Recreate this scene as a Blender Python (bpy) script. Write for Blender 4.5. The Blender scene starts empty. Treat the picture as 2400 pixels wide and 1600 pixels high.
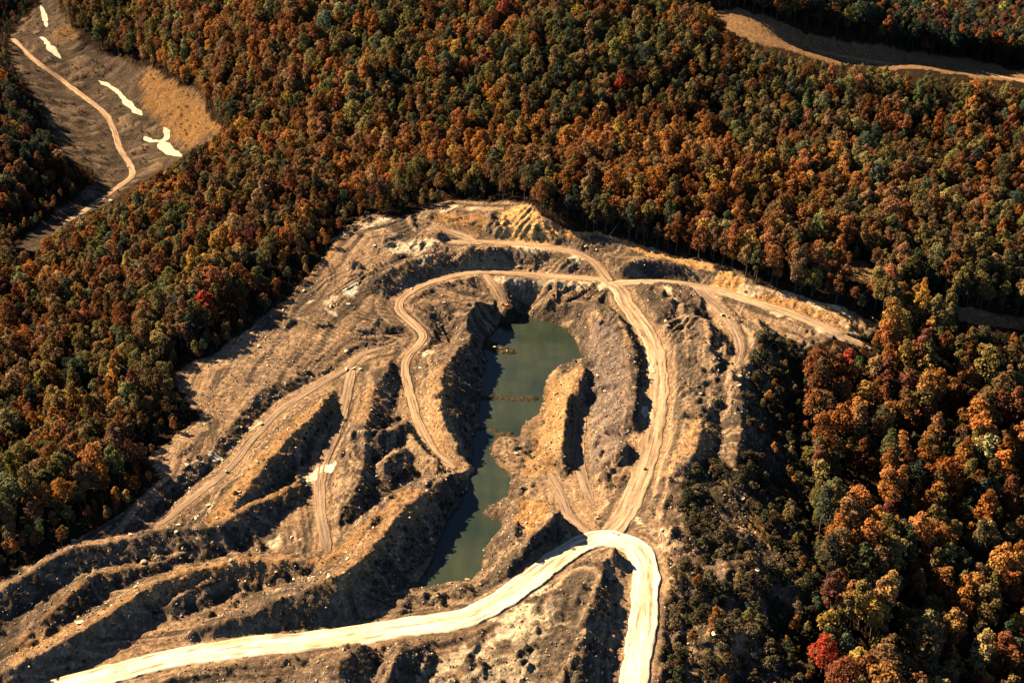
import bpy, bmesh, math, random
import numpy as np
from mathutils import Vector

# ------------------------------------------------------------------ camera, sky, sun, exposure
scene = bpy.context.scene
coll = scene.collection
CAM_H, PITCH, FOCAL = 290.0, math.radians(29.0), 50.0
cam_data = bpy.data.cameras.new("camera")
cam_data.lens = FOCAL; cam_data.sensor_width = 36.0; cam_data.sensor_fit = 'HORIZONTAL'
cam_data.clip_start = 1.0; cam_data.clip_end = 30000.0
cam = bpy.data.objects.new("camera", cam_data); coll.objects.link(cam)
cam.location = (0, 0, CAM_H); cam.rotation_euler = (math.pi / 2 - PITCH, 0, 0)
scene.camera = cam

SUN_AZ, SUN_EL = (-0.90, 0.42), math.radians(36.0)
_n = math.hypot(*SUN_AZ)
TO_SUN = Vector((SUN_AZ[0] / _n * math.cos(SUN_EL), SUN_AZ[1] / _n * math.cos(SUN_EL), math.sin(SUN_EL)))
world = bpy.data.worlds.new("World"); scene.world = world; world.use_nodes = True
wn, wl = world.node_tree.nodes, world.node_tree.links
sky = wn.new('ShaderNodeTexSky'); sky.sky_type = 'NISHITA'; sky.sun_disc = False
sky.sun_elevation = SUN_EL; sky.sun_rotation = math.atan2(TO_SUN.x, TO_SUN.y) % (2 * math.pi)
sky.altitude = 400; sky.air_density = 0.32; sky.dust_density = 0.1
wl.new(sky.outputs[0], wn['Background'].inputs[0]); wn['Background'].inputs[1].default_value = 0.05
sun_data = bpy.data.lights.new("sun", 'SUN'); sun_data.energy = 5.0; sun_data.angle = math.radians(0.5)
sun_data.color = (1.0, 0.755, 0.49)
sun = bpy.data.objects.new("sun", sun_data); coll.objects.link(sun)
sun.rotation_euler = TO_SUN.to_track_quat('Z', 'Y').to_euler(); sun.location = (-400, 600, 600)
vs = scene.view_settings
vs.view_transform = 'Standard'; vs.look = 'None'; vs.gamma = 1.0; vs.use_curve_mapping = False
vs.exposure = 1.9
scene.cycles.max_bounces = 4; scene.cycles.diffuse_bounces = 0; scene.cycles.transmission_bounces = 2
scene.cycles.glossy_bounces = 2; scene.cycles.use_denoising = True

rng = np.random.default_rng(7); random.seed(7)

# ------------------------------------------------------------------ survey: photo pixel (2352 wide) + height -> ground point
FPX = 2352 * FOCAL / 36.0
SP, CP = math.sin(PITCH), math.cos(PITCH)
def at(px, py, z=0.0):
    u, v = (px - 1176) / FPX, (784 - py) / FPX
    dy, dz = CP + v * SP, -SP + v * CP
    t = (z - CAM_H) / dz
    return (u * t, dy * t, z)
def A(lst): return np.array([at(*p) for p in lst], float)
def seen(x, y, z):
    dz = np.asarray(z) - CAM_H
    dep = y * CP - dz * SP
    return 1176 + FPX * x / dep, 784 - FPX * (y * SP + dz * CP) / dep, dep
def inside(px, py, poly):
    px, py = np.asarray(px, float), np.asarray(py, float)
    r = np.zeros(px.shape, bool); n = len(poly)
    for i in range(n):
        x0, y0 = poly[i][:2]; x1, y1 = poly[(i + 1) % n][:2]
        if y0 == y1: continue
        c = (y0 > py) != (y1 > py)
        r ^= c & (px < (x1 - x0) * (py - y0) / (y1 - y0) + x0)
    return r

# ------------------------------------------------------------------ noise
TAB = np.random.default_rng(11).random((16, 256, 256)).astype(np.float32)
def vnoise(x, y, s=0):
    ix, iy = np.floor(x).astype(int), np.floor(y).astype(int)
    fx, fy = x - ix, y - iy
    fx = fx * fx * (3 - 2 * fx); fy = fy * fy * (3 - 2 * fy)
    t = TAB[s % 16]; a, b = ix & 255, iy & 255; a1, b1 = (ix + 1) & 255, (iy + 1) & 255
    return ((t[a, b] * (1 - fx) + t[a1, b] * fx) * (1 - fy) + (t[a, b1] * (1 - fx) + t[a1, b1] * fx) * fy) * 2 - 1
def fbm(x, y, wave, octs=4, s=0, gain=0.5):
    r, a, f = 0, 1.0, 1.0 / wave
    for i in range(octs):
        r = r + a * vnoise(x * f + 13.7 * i, y * f - 7.3 * i, s + i); a *= gain; f *= 2.03
    return r
def sstep(a, b, x):
    t = np.clip((x - a) / (b - a), 0, 1); return t * t * (3 - 2 * t)

# ------------------------------------------------------------------ land heights: survey points
CTRL = [
 # benches and floors of the mine
 (1420,655,2),(1250,560,8),(1050,553,8),(1370,600,6),(1200,628,1),(1060,632,1),(950,665,0),(915,695,-1),(960,755,-3),(935,840,-5),
 (950,930,-6),(1000,1040,-9),(1165,700,-6),(880,575,7),(760,600,6),(850,508,10),(1000,495,12),(1180,472,17),(1240,500,17),(1330,535,12),
 (1480,568,9),(1600,600,8),(1690,625,8),(640,710,1),(560,800,0),(480,900,-2),(420,980,-3),(300,1165,-5),(150,1262,-7),(20,1337,-9),
 (780,850,-4),(740,1040,-7),(725,1110,-8),(750,1250,-9),(640,917,-3),(515,1059,-5),(360,1200,-7),(700,780,-1),(850,760,-2),
 (1200,780,-13),(1180,900,-13),(1130,1000,-13),(1120,1100,-13),(1060,1250,-13),(1020,1330,-13),(1290,790,-13),
 (1370,960,-9),(1340,1040,-9),(1350,1140,-8),(1430,1190,-6.5),(1500,780,-1),(1518,860,-2),(1500,1000,-4),(1460,1120,-6),
 (1400,1235,-7),(1480,1300,-8),(1475,1450,-10),(1455,1560,-12),(1250,1310,-8),(1080,1415,-10),(800,1462,-12),(500,1495,-13),(250,1550,-14),
 (1560,660,2),(1650,670,2),(1800,715,1),(1920,765,-2),(1680,770,1),(1720,830,0),(1700,950,-1),(1690,1040,-3),
 (1760,1000,-8),(1850,1000,-18),(1790,1150,-14),(1650,1200,-9),(1580,1250,-9),(1870,1300,-24),(1700,1400,-17),(1560,1450,-13),
 (1770,1530,-25),(1600,1560,-17),(1200,1500,-11),(1000,1500,-13),(800,1530,-15),(212,1315,-13),(120,1420,-14),(330,1430,-14),(560,1350,-13),
 (880,1110,-8),(900,900,-5),(1830,850,-9),(1800,780,-3),(1230,1150,-10),
 # valley at the upper left
 (100,90,-32),(200,215,-33),(290,320,-30),(310,400,-28),(190,490,-22),(60,575,-16),(400,345,-24),(420,260,-16),(500,250,-4),(450,120,8),
 (600,120,22),(330,130,-10),(20,330,-2),(60,200,-14),(120,300,-22),(100,400,-14),(20,100,-22),(560,330,-4),
 # wooded hill behind the mine
 (1150,415,12),(800,400,2),(1000,300,12),(1200,250,22),(800,200,20),(1000,80,38),(1300,80,46),(1250,-60,58),(900,-80,55),(600,-40,45),
 (1600,330,18),(1450,200,32),(1650,255,26),(1900,275,24),(2290,330,14),(1600,60,48),(1750,60,47),(1880,125,40),(2100,150,34),(2300,178,30),
 (1900,190,12),(2200,230,2),(2150,60,-18),(2320,90,-45),(2250,0,-55),(1950,60,30),(300,-60,20),(100,-60,-22),
 # wood on the right
 (2200,500,6),(2000,500,8),(1980,620,4),(1800,560,8),(2250,725,-6),(2080,745,-4),(2000,900,-20),(2280,900,-26),(2100,1200,-34),(2320,1200,-42),
 (2000,1450,-38),(2330,1500,-52),(2000,1700,-44),(1700,1700,-26),
 # wood on the left
 (600,560,2),(350,600,-6),(100,720,-14),(40,1000,-18),(220,900,-10),(140,1130,-10),(300,780,-5),(-200,600,-16),(-200,1200,-20),(-250,200,6),
 (600,420,2),(700,480,4),(-100,1600,-20),(700,1750,-20),(1200,1750,-20),(2700,600,0),(2700,1300,-60),(2700,150,-10),
]
CP3 = A(CTRL)
def tps_fit(P):
    n = len(P); q = P[:, :2] / 100.0
    r2 = ((q[:, None] - q[None]) ** 2).sum(-1); K = 0.5 * r2 * np.log(r2 + 1e-12)
    M = np.zeros((n + 3, n + 3)); M[:n, :n] = K + 0.004 * np.eye(n)
    M[:n, n] = 1; M[:n, n + 1:] = q; M[n, :n] = 1; M[n + 1:, :n] = q.T
    return np.linalg.solve(M, np.concatenate([P[:, 2], np.zeros(3)])), q
TW, TQ = tps_fit(CP3)
def tps(X, Y):
    r = TW[-3] + TW[-2] * X / 100 + TW[-1] * Y / 100
    for w, (qx, qy) in zip(TW[:-3], TQ):
        d2 = (X / 100 - qx) ** 2 + (Y / 100 - qy) ** 2
        r = r + w * 0.5 * d2 * np.log(d2 + 1e-12)
    return r

def axis(a, b, h, lo, hi, far):
    core = list(np.arange(a, b + h * .5, h))
    up, st, v = [], h, core[-1]
    while v < far[1]:
        st = st * 1.05 if st < 2.2 else (2.2 if v < hi else st * 1.18)
        v += st; up.append(v)
    dn, st, v = [], h, core[0]
    while v > far[0]:
        st = st * 1.05 if st < 2.2 else (2.2 if v > lo else st * 1.18)
        v -= st; dn.append(v)
    return np.array(dn[::-1] + core + up)
gx = axis(-172, 176, 0.56, -420, 430, (-5000, 5000))
gy = axis(312, 705, 0.56, 290, 1150, (-2500, 7000))
X, Y = np.meshgrid(gx, gy)
# the smooth land on a coarse lattice, then interpolated
cx, cy = np.arange(-640, 660, 5.0), np.arange(180, 1500, 5.0)
CZ = tps(*np.meshgrid(cx, cy))
def bil(xs, ys, Z, x, y):
    i = np.clip(np.searchsorted(xs, x) - 1, 0, len(xs) - 2); j = np.clip(np.searchsorted(ys, y) - 1, 0, len(ys) - 2)
    tx = np.clip((x - xs[i]) / (xs[i + 1] - xs[i]), 0, 1); ty = np.clip((y - ys[j]) / (ys[j + 1] - ys[j]), 0, 1)
    return (Z[j, i] * (1 - tx) + Z[j, i + 1] * tx) * (1 - ty) + (Z[j + 1, i] * (1 - tx) + Z[j + 1, i + 1] * tx) * ty
Z = bil(cx, cy, CZ, X, Y)
out = np.maximum(np.maximum(-480 - X, X - 500), np.maximum(Y - 1250, 240 - Y))
roll = fbm(X, Y, 420, 3, 3) * 45 - 5
Z = Z + (roll - np.clip(Z, -70, 90)) * sstep(0, 250, out)
Z = np.clip(Z, -95, 130)

# ------------------------------------------------------------------ line features
def smooth(P, step):
    P = np.asarray(P, float); outp = []
    n = len(P)
    for i in range(n - 1):
        p0, p1, p2, p3 = P[max(i - 1, 0)], P[i], P[i + 1], P[min(i + 2, n - 1)]
        m = max(2, int(np.linalg.norm(p2[:2] - p1[:2]) / step) + 1)
        for t in np.arange(m) / m:
            outp.append(0.5 * ((2 * p1) + (-p0 + p2) * t + (2 * p0 - 5 * p1 + 4 * p2 - p3) * t * t + (-p0 + 3 * p1 - 3 * p2 + p3) * t ** 3))
    outp.append(P[-1]); return np.array(outp)
def field(pts, margin):
    x0, x1 = pts[:, 0].min() - margin, pts[:, 0].max() + margin
    y0, y1 = pts[:, 1].min() - margin, pts[:, 1].max() + margin
    i0, i1 = np.searchsorted(gx, [x0, x1]); j0, j1 = np.searchsorted(gy, [y0, y1])
    sl = (slice(j0, j1), slice(i0, i1)); shp = (j1 - j0, i1 - i0)
    D = np.full(shp, 1e6); S = np.zeros(shp); ZC = np.zeros(shp); C = np.zeros(shp)
    s = 0.0
    for k in range(len(pts) - 1):
        a, b = pts[k], pts[k + 1]; L = math.hypot(b[0] - a[0], b[1] - a[1])
        if L < 1e-6: continue
        ii = np.searchsorted(gx, [min(a[0], b[0]) - margin, max(a[0], b[0]) + margin]) - i0
        jj = np.searchsorted(gy, [min(a[1], b[1]) - margin, max(a[1], b[1]) + margin]) - j0
        q = (slice(max(jj[0], 0), jj[1]), slice(max(ii[0], 0), ii[1]))
        xx, yy = X[sl][q] - a[0], Y[sl][q] - a[1]
        ux, uy = (b[0] - a[0]) / L, (b[1] - a[1]) / L
        t = np.clip(xx * ux + yy * uy, 0, L)
        ex, ey = xx - t * ux, yy - t * uy
        d = np.hypot(ex, ey); m = d < D[q]
        D[q] = np.where(m, d, D[q]); S[q] = np.where(m, s + t, S[q])
        ZC[q] = np.where(m, a[2] + (b[2] - a[2]) * t / L, ZC[q])
        C[q] = np.where(m, (ux * ey - uy * ex) / (d + 0.3), C[q])
        s += L
    return sl, D, S, ZC, C
def smax(a, b, k):
    h = np.clip(0.5 + 0.5 * (a - b) / k, 0, 1); return b + (a - b) * h + k * h * (1 - h)
RIDGES = []
def ridge(line, sl_left, sl_right, w=1.0, seed=0, rough=1.0):
    P = smooth(A(line), 3.0)
    q, D, S, ZC, C = field(P, 42)
    side = np.clip(C * 1.4, -1, 1) * .5 + .5
    sl_left, sl_right = [v * 1.4 if v >= .6 else v * 1.08 for v in (sl_left, sl_right)]
    slope = sl_right + (sl_left - sl_right) * side
    sc = S + C * 900
    wob = fbm(S + side * 400, D * .12, 7, 4, seed, .62) * rough
    top = ZC + fbm(S, S * 0 + 5 * seed, 9, 4, seed + 2, .6) * 0.95 * rough
    d = np.maximum(D - w * (1 + .5 * wob), 0)
    h = top - slope * (d + .27 * d * wob) - np.where(d > 0, 0, 0)
    h = h + 0.05 * np.minimum(D, 4) * 0
    Z[q] = np.where(D < 41, smax(Z[q], h, .5), Z[q])
def cut(line, slope, w=0.5, seed=0):
    P = smooth(A(line), 3.0)
    q, D, S, ZC, C = field(P, 25)
    wob = fbm(S, D * .2, 6, 3, seed)
    h = ZC + slope * np.maximum(D - w * (1 + .4 * wob), 0)
    Z[q] = np.where(D < 24, -smax(-Z[q], -h, 0.6), Z[q])

# spoil ridges (slope on the left hand, slope on the right hand of the drawn direction)
ridge([(1085,775,-1),(1045,805,0),(1018,845,1.5),(1010,890,1.5),(1006,940,1.5),(1006,985,.5),(1025,1015,-1)], .70, .52, 1.2, 1)
ridge([(1335,848,-4),(1318,900,-2),(1308,960,-2),(1295,1020,-3),(1280,1062,-5)], .70, .62, 1.2, 2)
ridge([(1280,700,-2),(1350,690,0),(1405,720,2),(1442,780,2),(1456,840,1.8),(1456,900,1.5),(1450,970,.8),(1434,1035,-2)], .78, .50, 1.5, 3)
ridge([(1470,655,6),(1500,665,7),(1535,690,6)], .6, .75, 1.2, 4)
ridge([(1535,740,4),(1580,725,6),(1615,738,7),(1628,765,6)], .6, .6, 1.0, 5)
ridge([(1560,790,4),(1600,780,6),(1625,800,6),(1645,840,5)], .75, .5, 1.2, 6)
ridge([(1560,850,2),(1600,850,4),(1640,865,4)], .6, .6, 1.0, 7)
ridge([(1565,890,2),(1600,890,3.5),(1640,900,3)], .6, .6, 1.0, 8)
ridge([(1620,935,4),(1608,975,6),(1590,1030,5),(1560,1075,3),(1535,1095,1)], .62, .42, 1.2, 9)
ridge([(1545,705,4),(1570,697,6),(1590,705,5)], .7, .6, .8, 40)
ridge([(1540,770,2.5),(1575,757,5),(1600,762,5)], .7, .6, .8, 41)
ridge([(1555,820,2),(1590,815,4.5),(1620,822,4)], .7, .6, .8, 42)
ridge([(1560,872,1),(1600,868,4),(1650,880,4)], .7, .6, .6, 43)
ridge([(1565,915,1.5),(1605,912,4),(1660,925,3)], .7, .6, .6, 44)
ridge([(1660,780,4),(1690,800,5),(1700,830,5)], .6, .6, .8, 45)
ridge([(1740,735,4),(1750,770,4),(1745,800,2)], .7, .6, .8, 46)
ridge([(1690,860,4),(1695,930,4),(1690,1000,3),(1680,1060,1),(1700,1110,-2),(1760,1150,-8)], .75, .4, 1.5, 10)
ridge([(780,900,-1),(700,962,0),(620,1040,0),(560,1115,0),(515,1170,-2)], .66, .40, 1.5, 11)
ridge([(895,832,-1),(855,895,0),(838,960,0),(826,1040,-1),(812,1110,-3),(790,1160,-5)], .68, .32, 1.5, 12)
ridge([(945,958,-3),(885,995,-2),(848,1028,-3)], .66, .6, .8, 13)
ridge([(925,1035,-4),(885,1062,-3),(868,1090,-5)], .66, .6, .6, 14)
ridge([(1075,1090,-6),(1020,1098,-3),(965,1133,-1),(910,1182,.5),(865,1235,.5),(818,1285,0),(768,1322,-.5),(700,1352,-3),(640,1372,-5),(570,1405,-7),(447,1453,-11)], .74, .5, 1.2, 15, .5)
ridge([(-60,1385,-8),(16,1340,-6),(156,1259,-4),(250,1238,-4),(312,1228,-4),(375,1212,-4),(484,1203,-3),(594,1150,-3),(688,1112,-5)], .55, .62, 1.0, 16, .5)
ridge([(40,1475,-12),(84,1434,-9),(141,1381,-8),(212,1322,-8),(281,1303,-8),(344,1290,-8),(422,1262,-8),(470,1252,-9),(560,1225,-8),(640,1175,-8)], .5, .60, 1.0, 17, .5)
ridge([(-40,1560,-11),(25,1528,-9),(156,1462,-7),(266,1390,-6),(328,1353,-6),(406,1318,-6),(469,1300,-6),(531,1287,-6),(640,1281,-6),(719,1290,-7)], .5, .72, 1.0, 18, .5)
ridge([(390,1385,-10),(431,1353,-8.5),(490,1325,-8)], .5, .6, .5, 19, .5)
ridge([(1400,1262,-4),(1372,1300,-3),(1356,1373,-3),(1335,1459,-4),(1311,1560,-5)], .70, .36, 1.5, 20)
ridge([(1205,1150,-5),(1262,1168,-1),(1262,1200,0),(1240,1245,-1),(1192,1298,-4)], .74, .46, 2.0, 21)
ridge([(1085,1360,-8),(1050,1345,-8),(1000,1360,-9)], .6, .7, .5, 22)
ridge([(820,1490,-8),(780,1505,-8),(760,1560,-9)], .6, .6, 2.0, 23)
ridge([(960,1475,-9),(925,1490,-8),(885,1540,-10)], .6, .6, 1.0, 24)
ridge([(520,1520,-12),(420,1545,-12),(300,1580,-13)], .5, .6, 1.0, 25)
ridge([(1500,1110,-2),(1535,1105,0),(1600,1100,0),(1650,1120,-2)], .5, .45, 2.0, 26)
ridge([(1560,1225,-4),(1640,1205,-3),(1720,1230,-6),(1790,1290,-14)], .5, .45, 1.5, 27)
ridge([(1545,1330,-7),(1650,1300,-6),(1740,1290,-8),(1800,1330,-14)], .5, .5, 1.5, 28)
ridge([(1640,1445,-10),(1700,1440,-10),(1740,1480,-14)], .55, .55, 2.0, 29)
ridge([(1080,572,9),(1160,575,9),(1240,580,9),(1310,590,7)], .4, .62, 1.0, 30)
ridge([(860,640,5),(930,605,6),(1010,580,7)], .4, .55, 1.0, 31)
ridge([(960,700,2),(1020,690,2),(1085,695,1)], .5, .5, 1.5, 32)
ridge([(1180,660,1),(1230,655,2),(1255,680,1)], .6, .6, 1.0, 33)
ridge([(1060,700,1),(1090,720,1),(1105,735,0)], .7, .5, 2.0, 34)
ridge([(1100,500,14),(1060,510,14),(1010,520,13)], .4, .4, 1.0, 35)
ridge([(1460,600,9),(1500,595,10),(1540,610,9)], .4, .4, 1.5, 36)
ridge([(1590,625,9),(1625,635,10),(1640,650,7)], .6, .5, 1.0, 37)
cut([(778,849,-5),(720,880,-5),(640,917,-5.5),(575,985,-6),(515,1059,-7),(422,1131,-8),(365,1203,-9)], .55, .4, 3)
cut([(810,678,1.5),(830,650,2.5),(855,627,3.5),(930,597,5),(1000,585,6)], .8, .3, 9)
cut([(945,765,-5.5),(900,770,-4.5),(840,772,-4)], .8, .4, 5)
cut([(1395,1000,-6),(1462,1030,-7)], .9, .2, 6)
cut([(1300,598,3),(1240,607,2),(1180,612,1.5)], .75, .3, 7)
cut([(1222,675,-7),(1212,715,-12)], .8, .3, 8)

# pond basin
WL = -12.0
POND = [(1170,722),(1205,722),(1240,735),(1275,745),(1305,760),(1325,785),(1338,815),(1341,832),(1300,835),(1272,846),(1256,864),(1251,900),(1243,930),
        (1226,955),(1206,975),(1190,1002),(1168,1004),(1150,1008),(1133,1022),(1132,1046),(1150,1070),(1172,1090),(1176,1110),(1152,1140),(1120,1160),
        (1108,1180),(1140,1196),(1150,1215),(1125,1240),(1110,1260),(1105,1290),(1085,1325),(1040,1336),(990,1346),(962,1340),(985,1300),(1000,1260),
        (1020,1220),(1040,1180),(1060,1150),(1075,1120),(1086,1075),(1086,1030),(1094,985),(1103,950),(1104,912),(1108,870),(1116,830),(1108,792),(1130,768),(1150,740)]
PW = A([(a, b, WL) for a, b in POND])
PWs = smooth(np.vstack([PW, PW[:1]]), 2.0)
q, D, S, ZC, C = field(PWs, 14)
jit = fbm(X[q], Y[q], 5, 3, 5) * .8
ins = inside(X[q], Y[q], PWs)
sd = np.where(ins, -D, D) + jit
bed = WL - np.clip(-sd * .35, 0, 2.2) - 0.05
bank = WL + .05 + np.clip(sd, 0, 3) * .15
Zq = Z[q]
Zq = np.where(sd < 0, bed, np.where(sd < 12, np.maximum(Zq, bank), Zq))
Zq = np.where(sd >= 0, np.minimum(Zq, WL + .3 + sd * 1.1 + np.clip(sd - 4, 0, 99) * 1.5), Zq)
Z[q] = Zq
POND_SD = np.full(X.shape, 99.0); POND_SD[q] = sd
# rocky bars in the water
def bar(line, w, seed):
    P = smooth(A(line), 2.0); q, D, S, ZC, C = field(P, 10)
    h = ZC + fbm(X[q], Y[q], 2.2, 3, seed) * .5 - np.maximum(D - w, 0) * .6
    Z[q] = np.maximum(Z[q], h)
bar([(1112,785,WL+1.2),(1140,795,WL+.9),(1178,808,WL+.3)], 1.6, 3)
bar([(1100,912,WL+.8),(1130,908,WL+.5),(1165,912,WL+.4),(1200,915,WL+.5),(1230,912,WL+.6)], .8, 4)
bar([(1095,982,WL+.5),(1125,984,WL+.3),(1160,1000,WL+.3)], .8, 5)
bar([(1160,1000,WL+.6),(1150,1040,WL+.2)], 3.0, 6)

# ------------------------------------------------------------------ roads: the ground is graded under them
ROADD = np.full(X.shape, 99.0)
ROADS = []   # name, pts, width, material key, lift
def drape_now(px, py):
    z = 0.0
    for _ in range(14):
        x, y, _z = at(px, py, z); z = .5 * z + .5 * float(bil(gx, gy, Z, np.array(x), np.array(y)))
    return at(px, py, z)
def road(name, line, width, mat, lift=.10, step=1.6, grade=True, blend=5.0):
    P = smooth(np.array([drape_now(a, b) for a, b, _ in line]) if name == 'access_road' else A(line), step)
    for _ in range(3):
        P[1:-1] = .25 * P[:-2] + .5 * P[1:-1] + .25 * P[2:]
    if grade:
        q, D, S, ZC, C = field(P, width + 12)
        m = 1 - sstep(width * .5 + .3, width * .5 + blend, D)
        Z[q] = Z[q] * (1 - m) + ZC * m
        ROADD[q] = np.minimum(ROADD[q], np.maximum(D - width * .5, 0))
    ROADS.append([name, P, width, mat, lift])
road('access_road', [(30,88,-32),(70,130,-32),(150,190,-33),(200,228,-33),(245,265,-32),(262,300,-31),(275,340,-30),(300,380,-29),(302,405,-28),(270,430,-27),(240,452,-25),(190,487,-22),(140,515,-20)], 4.2, 'tan', .10, 2.5, True, 2.5)
road('access_road', [(1860,112,41),(1900,122,40),(2000,140,37),(2100,153,34),(2300,178,30),(2420,195,26)], 6, 'tan', .1, 4)
STREAMS = [([(92,10),(98,24),(103,42),(107,62)], 4.0), ([(94,84),(104,92),(112,104),(124,118),(140,134)], 5.0), ([(226,184),(246,194),(268,208),(288,230),(304,246),(326,264)], 4.2),
           ([(376,290),(384,303),(376,318),(362,326),(346,324),(332,312)], 5.0), ([(372,322),(380,338),(396,350),(416,358)], 7.0)]
STREAM_PTS = []
for line, w_ in STREAMS:
    P = smooth(np.array([drape_now(a, b) for a, b in line]), 1.6)
    for _ in range(6): P[1:-1] = .25 * P[:-2] + .5 * P[1:-1] + .25 * P[2:]
    P[:, 2] -= .5
    q, D, S, ZC, C = field(P, w_ + 10); m = 1 - sstep(w_ * .5 + .5, w_ * .5 + 6, D)
    Z[q] = Z[q] * (1 - m) + ZC * m; ROADD[q] = np.minimum(ROADD[q], np.maximum(D - w_ * .5, 0)); STREAM_PTS.append((P, w_))
road('dirt_track', [(1010,525,11),(1060,540,9),(1100,555,8.2)], 4.5, 'tan', .10)
road('dirt_track', [(1035,557,8),(1060,556,8),(1120,556,8),(1200,561,8),(1290,574,7.5),(1340,588,6.5),(1378,615,4.5),(1400,645,2.4)], 4.2, 'tan', .14)
road('dirt_track', [(1415,658,2),(1380,643,1.8),(1300,637,1.2),(1200,630,1),(1120,625,1),(1060,630,.8),(1000,645,.4),(950,666,0),(918,692,-1),(920,716,-1.6),(952,745,-2.5),(974,770,-3.2),(962,792,-3.8),(938,818,-4.5),(930,850,-5),(942,900,-5.5),(955,950,-6.3),(975,1000,-7.5),(1005,1045,-9),(1045,1075,-10)], 4.2, 'tan', .18)
road('dirt_track', [(1115,630,.8),(1140,660,-1.5),(1165,702,-6)], 4.0, 'tan', .22)
road('dirt_track', [(1600,662,2),(1650,705,1.8),(1685,755,1.4),(1700,800,.8),(1690,840,.5)], 4.6, 'tan2', .10)
road('dirt_track', [(880,800,-4.2),(830,815,-4.2),(790,850,-4.3),(700,905,-4),(640,945,-4),(580,1010,-4.6),(520,1082,-5.4),(440,1145,-6.2),(370,1205,-7)], 3.2, 'tan2', .12)
road('dirt_track', [(812,846,-4.4),(802,880,-4.7),(784,960,-5.8),(748,1050,-7.2),(735,1110,-8),(738,1190,-8.6),(755,1270,-9)], 4.6, 'tan2', .15)
road('dirt_track', [(1338,950,-8.8),(1332,1036,-9),(1340,1100,-8.6),(1362,1160,-8)], 4.2, 'tan2', .12)
road('dirt_track', [(1262,1085,-9),(1290,1140,-9),(1310,1190,-8),(1350,1222,-7)], 4.2, 'tan2', .12)
road('haul_road', [(1395,652,2.2),(1422,664,2),(1440,702,1),(1478,748,-.3),(1504,800,-1.2),(1514,860,-2),(1511,930,-3),(1498,1010,-4.2),(1478,1080,-5.4),(1455,1140,-6.2),(1432,1190,-6.6),(1400,1222,-7)], 8.4, 'haul', .24)
road('haul_road', [(1400,652,2.2),(1440,650,2.2),(1500,648,2.2),(1580,655,2.1),(1650,668,2),(1720,690,1.6),(1800,715,1),(1870,742,-.6),(1935,770,-2.5),(2000,800,-6)], 6.0, 'haul', .28)
road('haul_road', [(100,1590,-14.6),(250,1549,-14),(400,1512,-13.4),(500,1496,-13),(600,1482,-12.6),(700,1474,-12.3),(800,1461,-12),(900,1446,-11.4),(1000,1431,-10.7),(1075,1417,-10),(1130,1390,-9.5),(1180,1360,-9),(1230,1324,-8.5),(1280,1285,-8),(1320,1258,-7.6),(1360,1241,-7.3),(1400,1236,-7.1),(1440,1246,-7.3),(1468,1266,-7.7),(1482,1300,-8),(1484,1350,-8.6),(1479,1420,-9.6),(1468,1500,-11),(1452,1590,-12.5),(1440,1680,-13.5)], 9.8, 'white', .34)

# ------------------------------------------------------------------ what kind of surface lies where (seen from the survey)
MINE = [(-60,1370),(16,1318),(156,1250),(281,1180),(320,1145),(375,1090),(345,1055),(380,1015),(450,960),(432,920),(412,890),(398,862),(450,832),(490,818),
        (530,788),(600,728),(650,690),(700,640),(750,572),(800,522),(850,492),(905,500),(960,488),(1000,470),(1050,458),(1120,462),(1205,465),(1240,492),
        (1300,525),(1400,545),(1480,565),(1560,590),(1640,607),(1690,622),(1740,652),(1800,668),(1900,695),(2000,725),(2040,742),(2000,775),(1930,772),
        (1850,800),(1840,900),(1850,1000),(1860,1120),(1850,1200),(1880,1300),(1890,1400),(1840,1480),(1850,1600),(1850,1900),(-60,1900)]
VALLEY = [(20,80),(60,40),(85,10),(85,-60),(140,-60),(135,20),(165,65),(215,110),(330,150),(400,185),(440,200),(480,250),(515,300),(470,325),(415,365),
          (330,415),(250,465),(150,520),(60,580),(30,570),(140,480),(235,410),(215,385),(150,365),(120,310),(90,240),(40,170),(20,130)]
CUTR = [(1640,30),(1700,15),(1760,45),(1830,62),(1900,80),(2000,102),(2100,122),(2300,150),(2420,165),(2420,205),(2300,184),(2150,168),(2000,152),(1880,137),(1800,112),(1730,92),(1680,72)]
GLADE1 = [(1944,602),(1985,600),(2016,628),(1990,645),(1955,632)]
GLADE2 = [(2195,702),(2300,722),(2400,740),(2400,765),(2300,752),(2200,738)]
CLEAR = [MINE, VALLEY, CUTR, GLADE1, GLADE2]
BRUSH = [(1735,765),(1840,800),(1860,1000),(1870,1150),(1890,1300),(1900,1400),(1860,1600),(1860,1900),(1530,1900),(1525,1600),(1535,1320),(1575,1230),(1560,1110),(1640,1050),(1700,1090),(1715,950),(1728,830)]
GXs, GYs, dep = seen(X, Y, Z)
front = (dep > 50) & (Y > 60)
GXs = GXs + fbm(X, Y, 13, 3, 7) * 9; GYs = GYs + fbm(X, Y, 13, 3, 9) * 6
mine = inside(GXs, GYs, MINE) & front
cleared = (mine | inside(GXs, GYs, VALLEY) | inside(GXs, GYs, CUTR) | inside(GXs, GYs, GLADE1) | inside(GXs, GYs, GLADE2)) & front
brush = inside(GXs, GYs, BRUSH) & front
wet = POND_SD < 0.2

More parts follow.
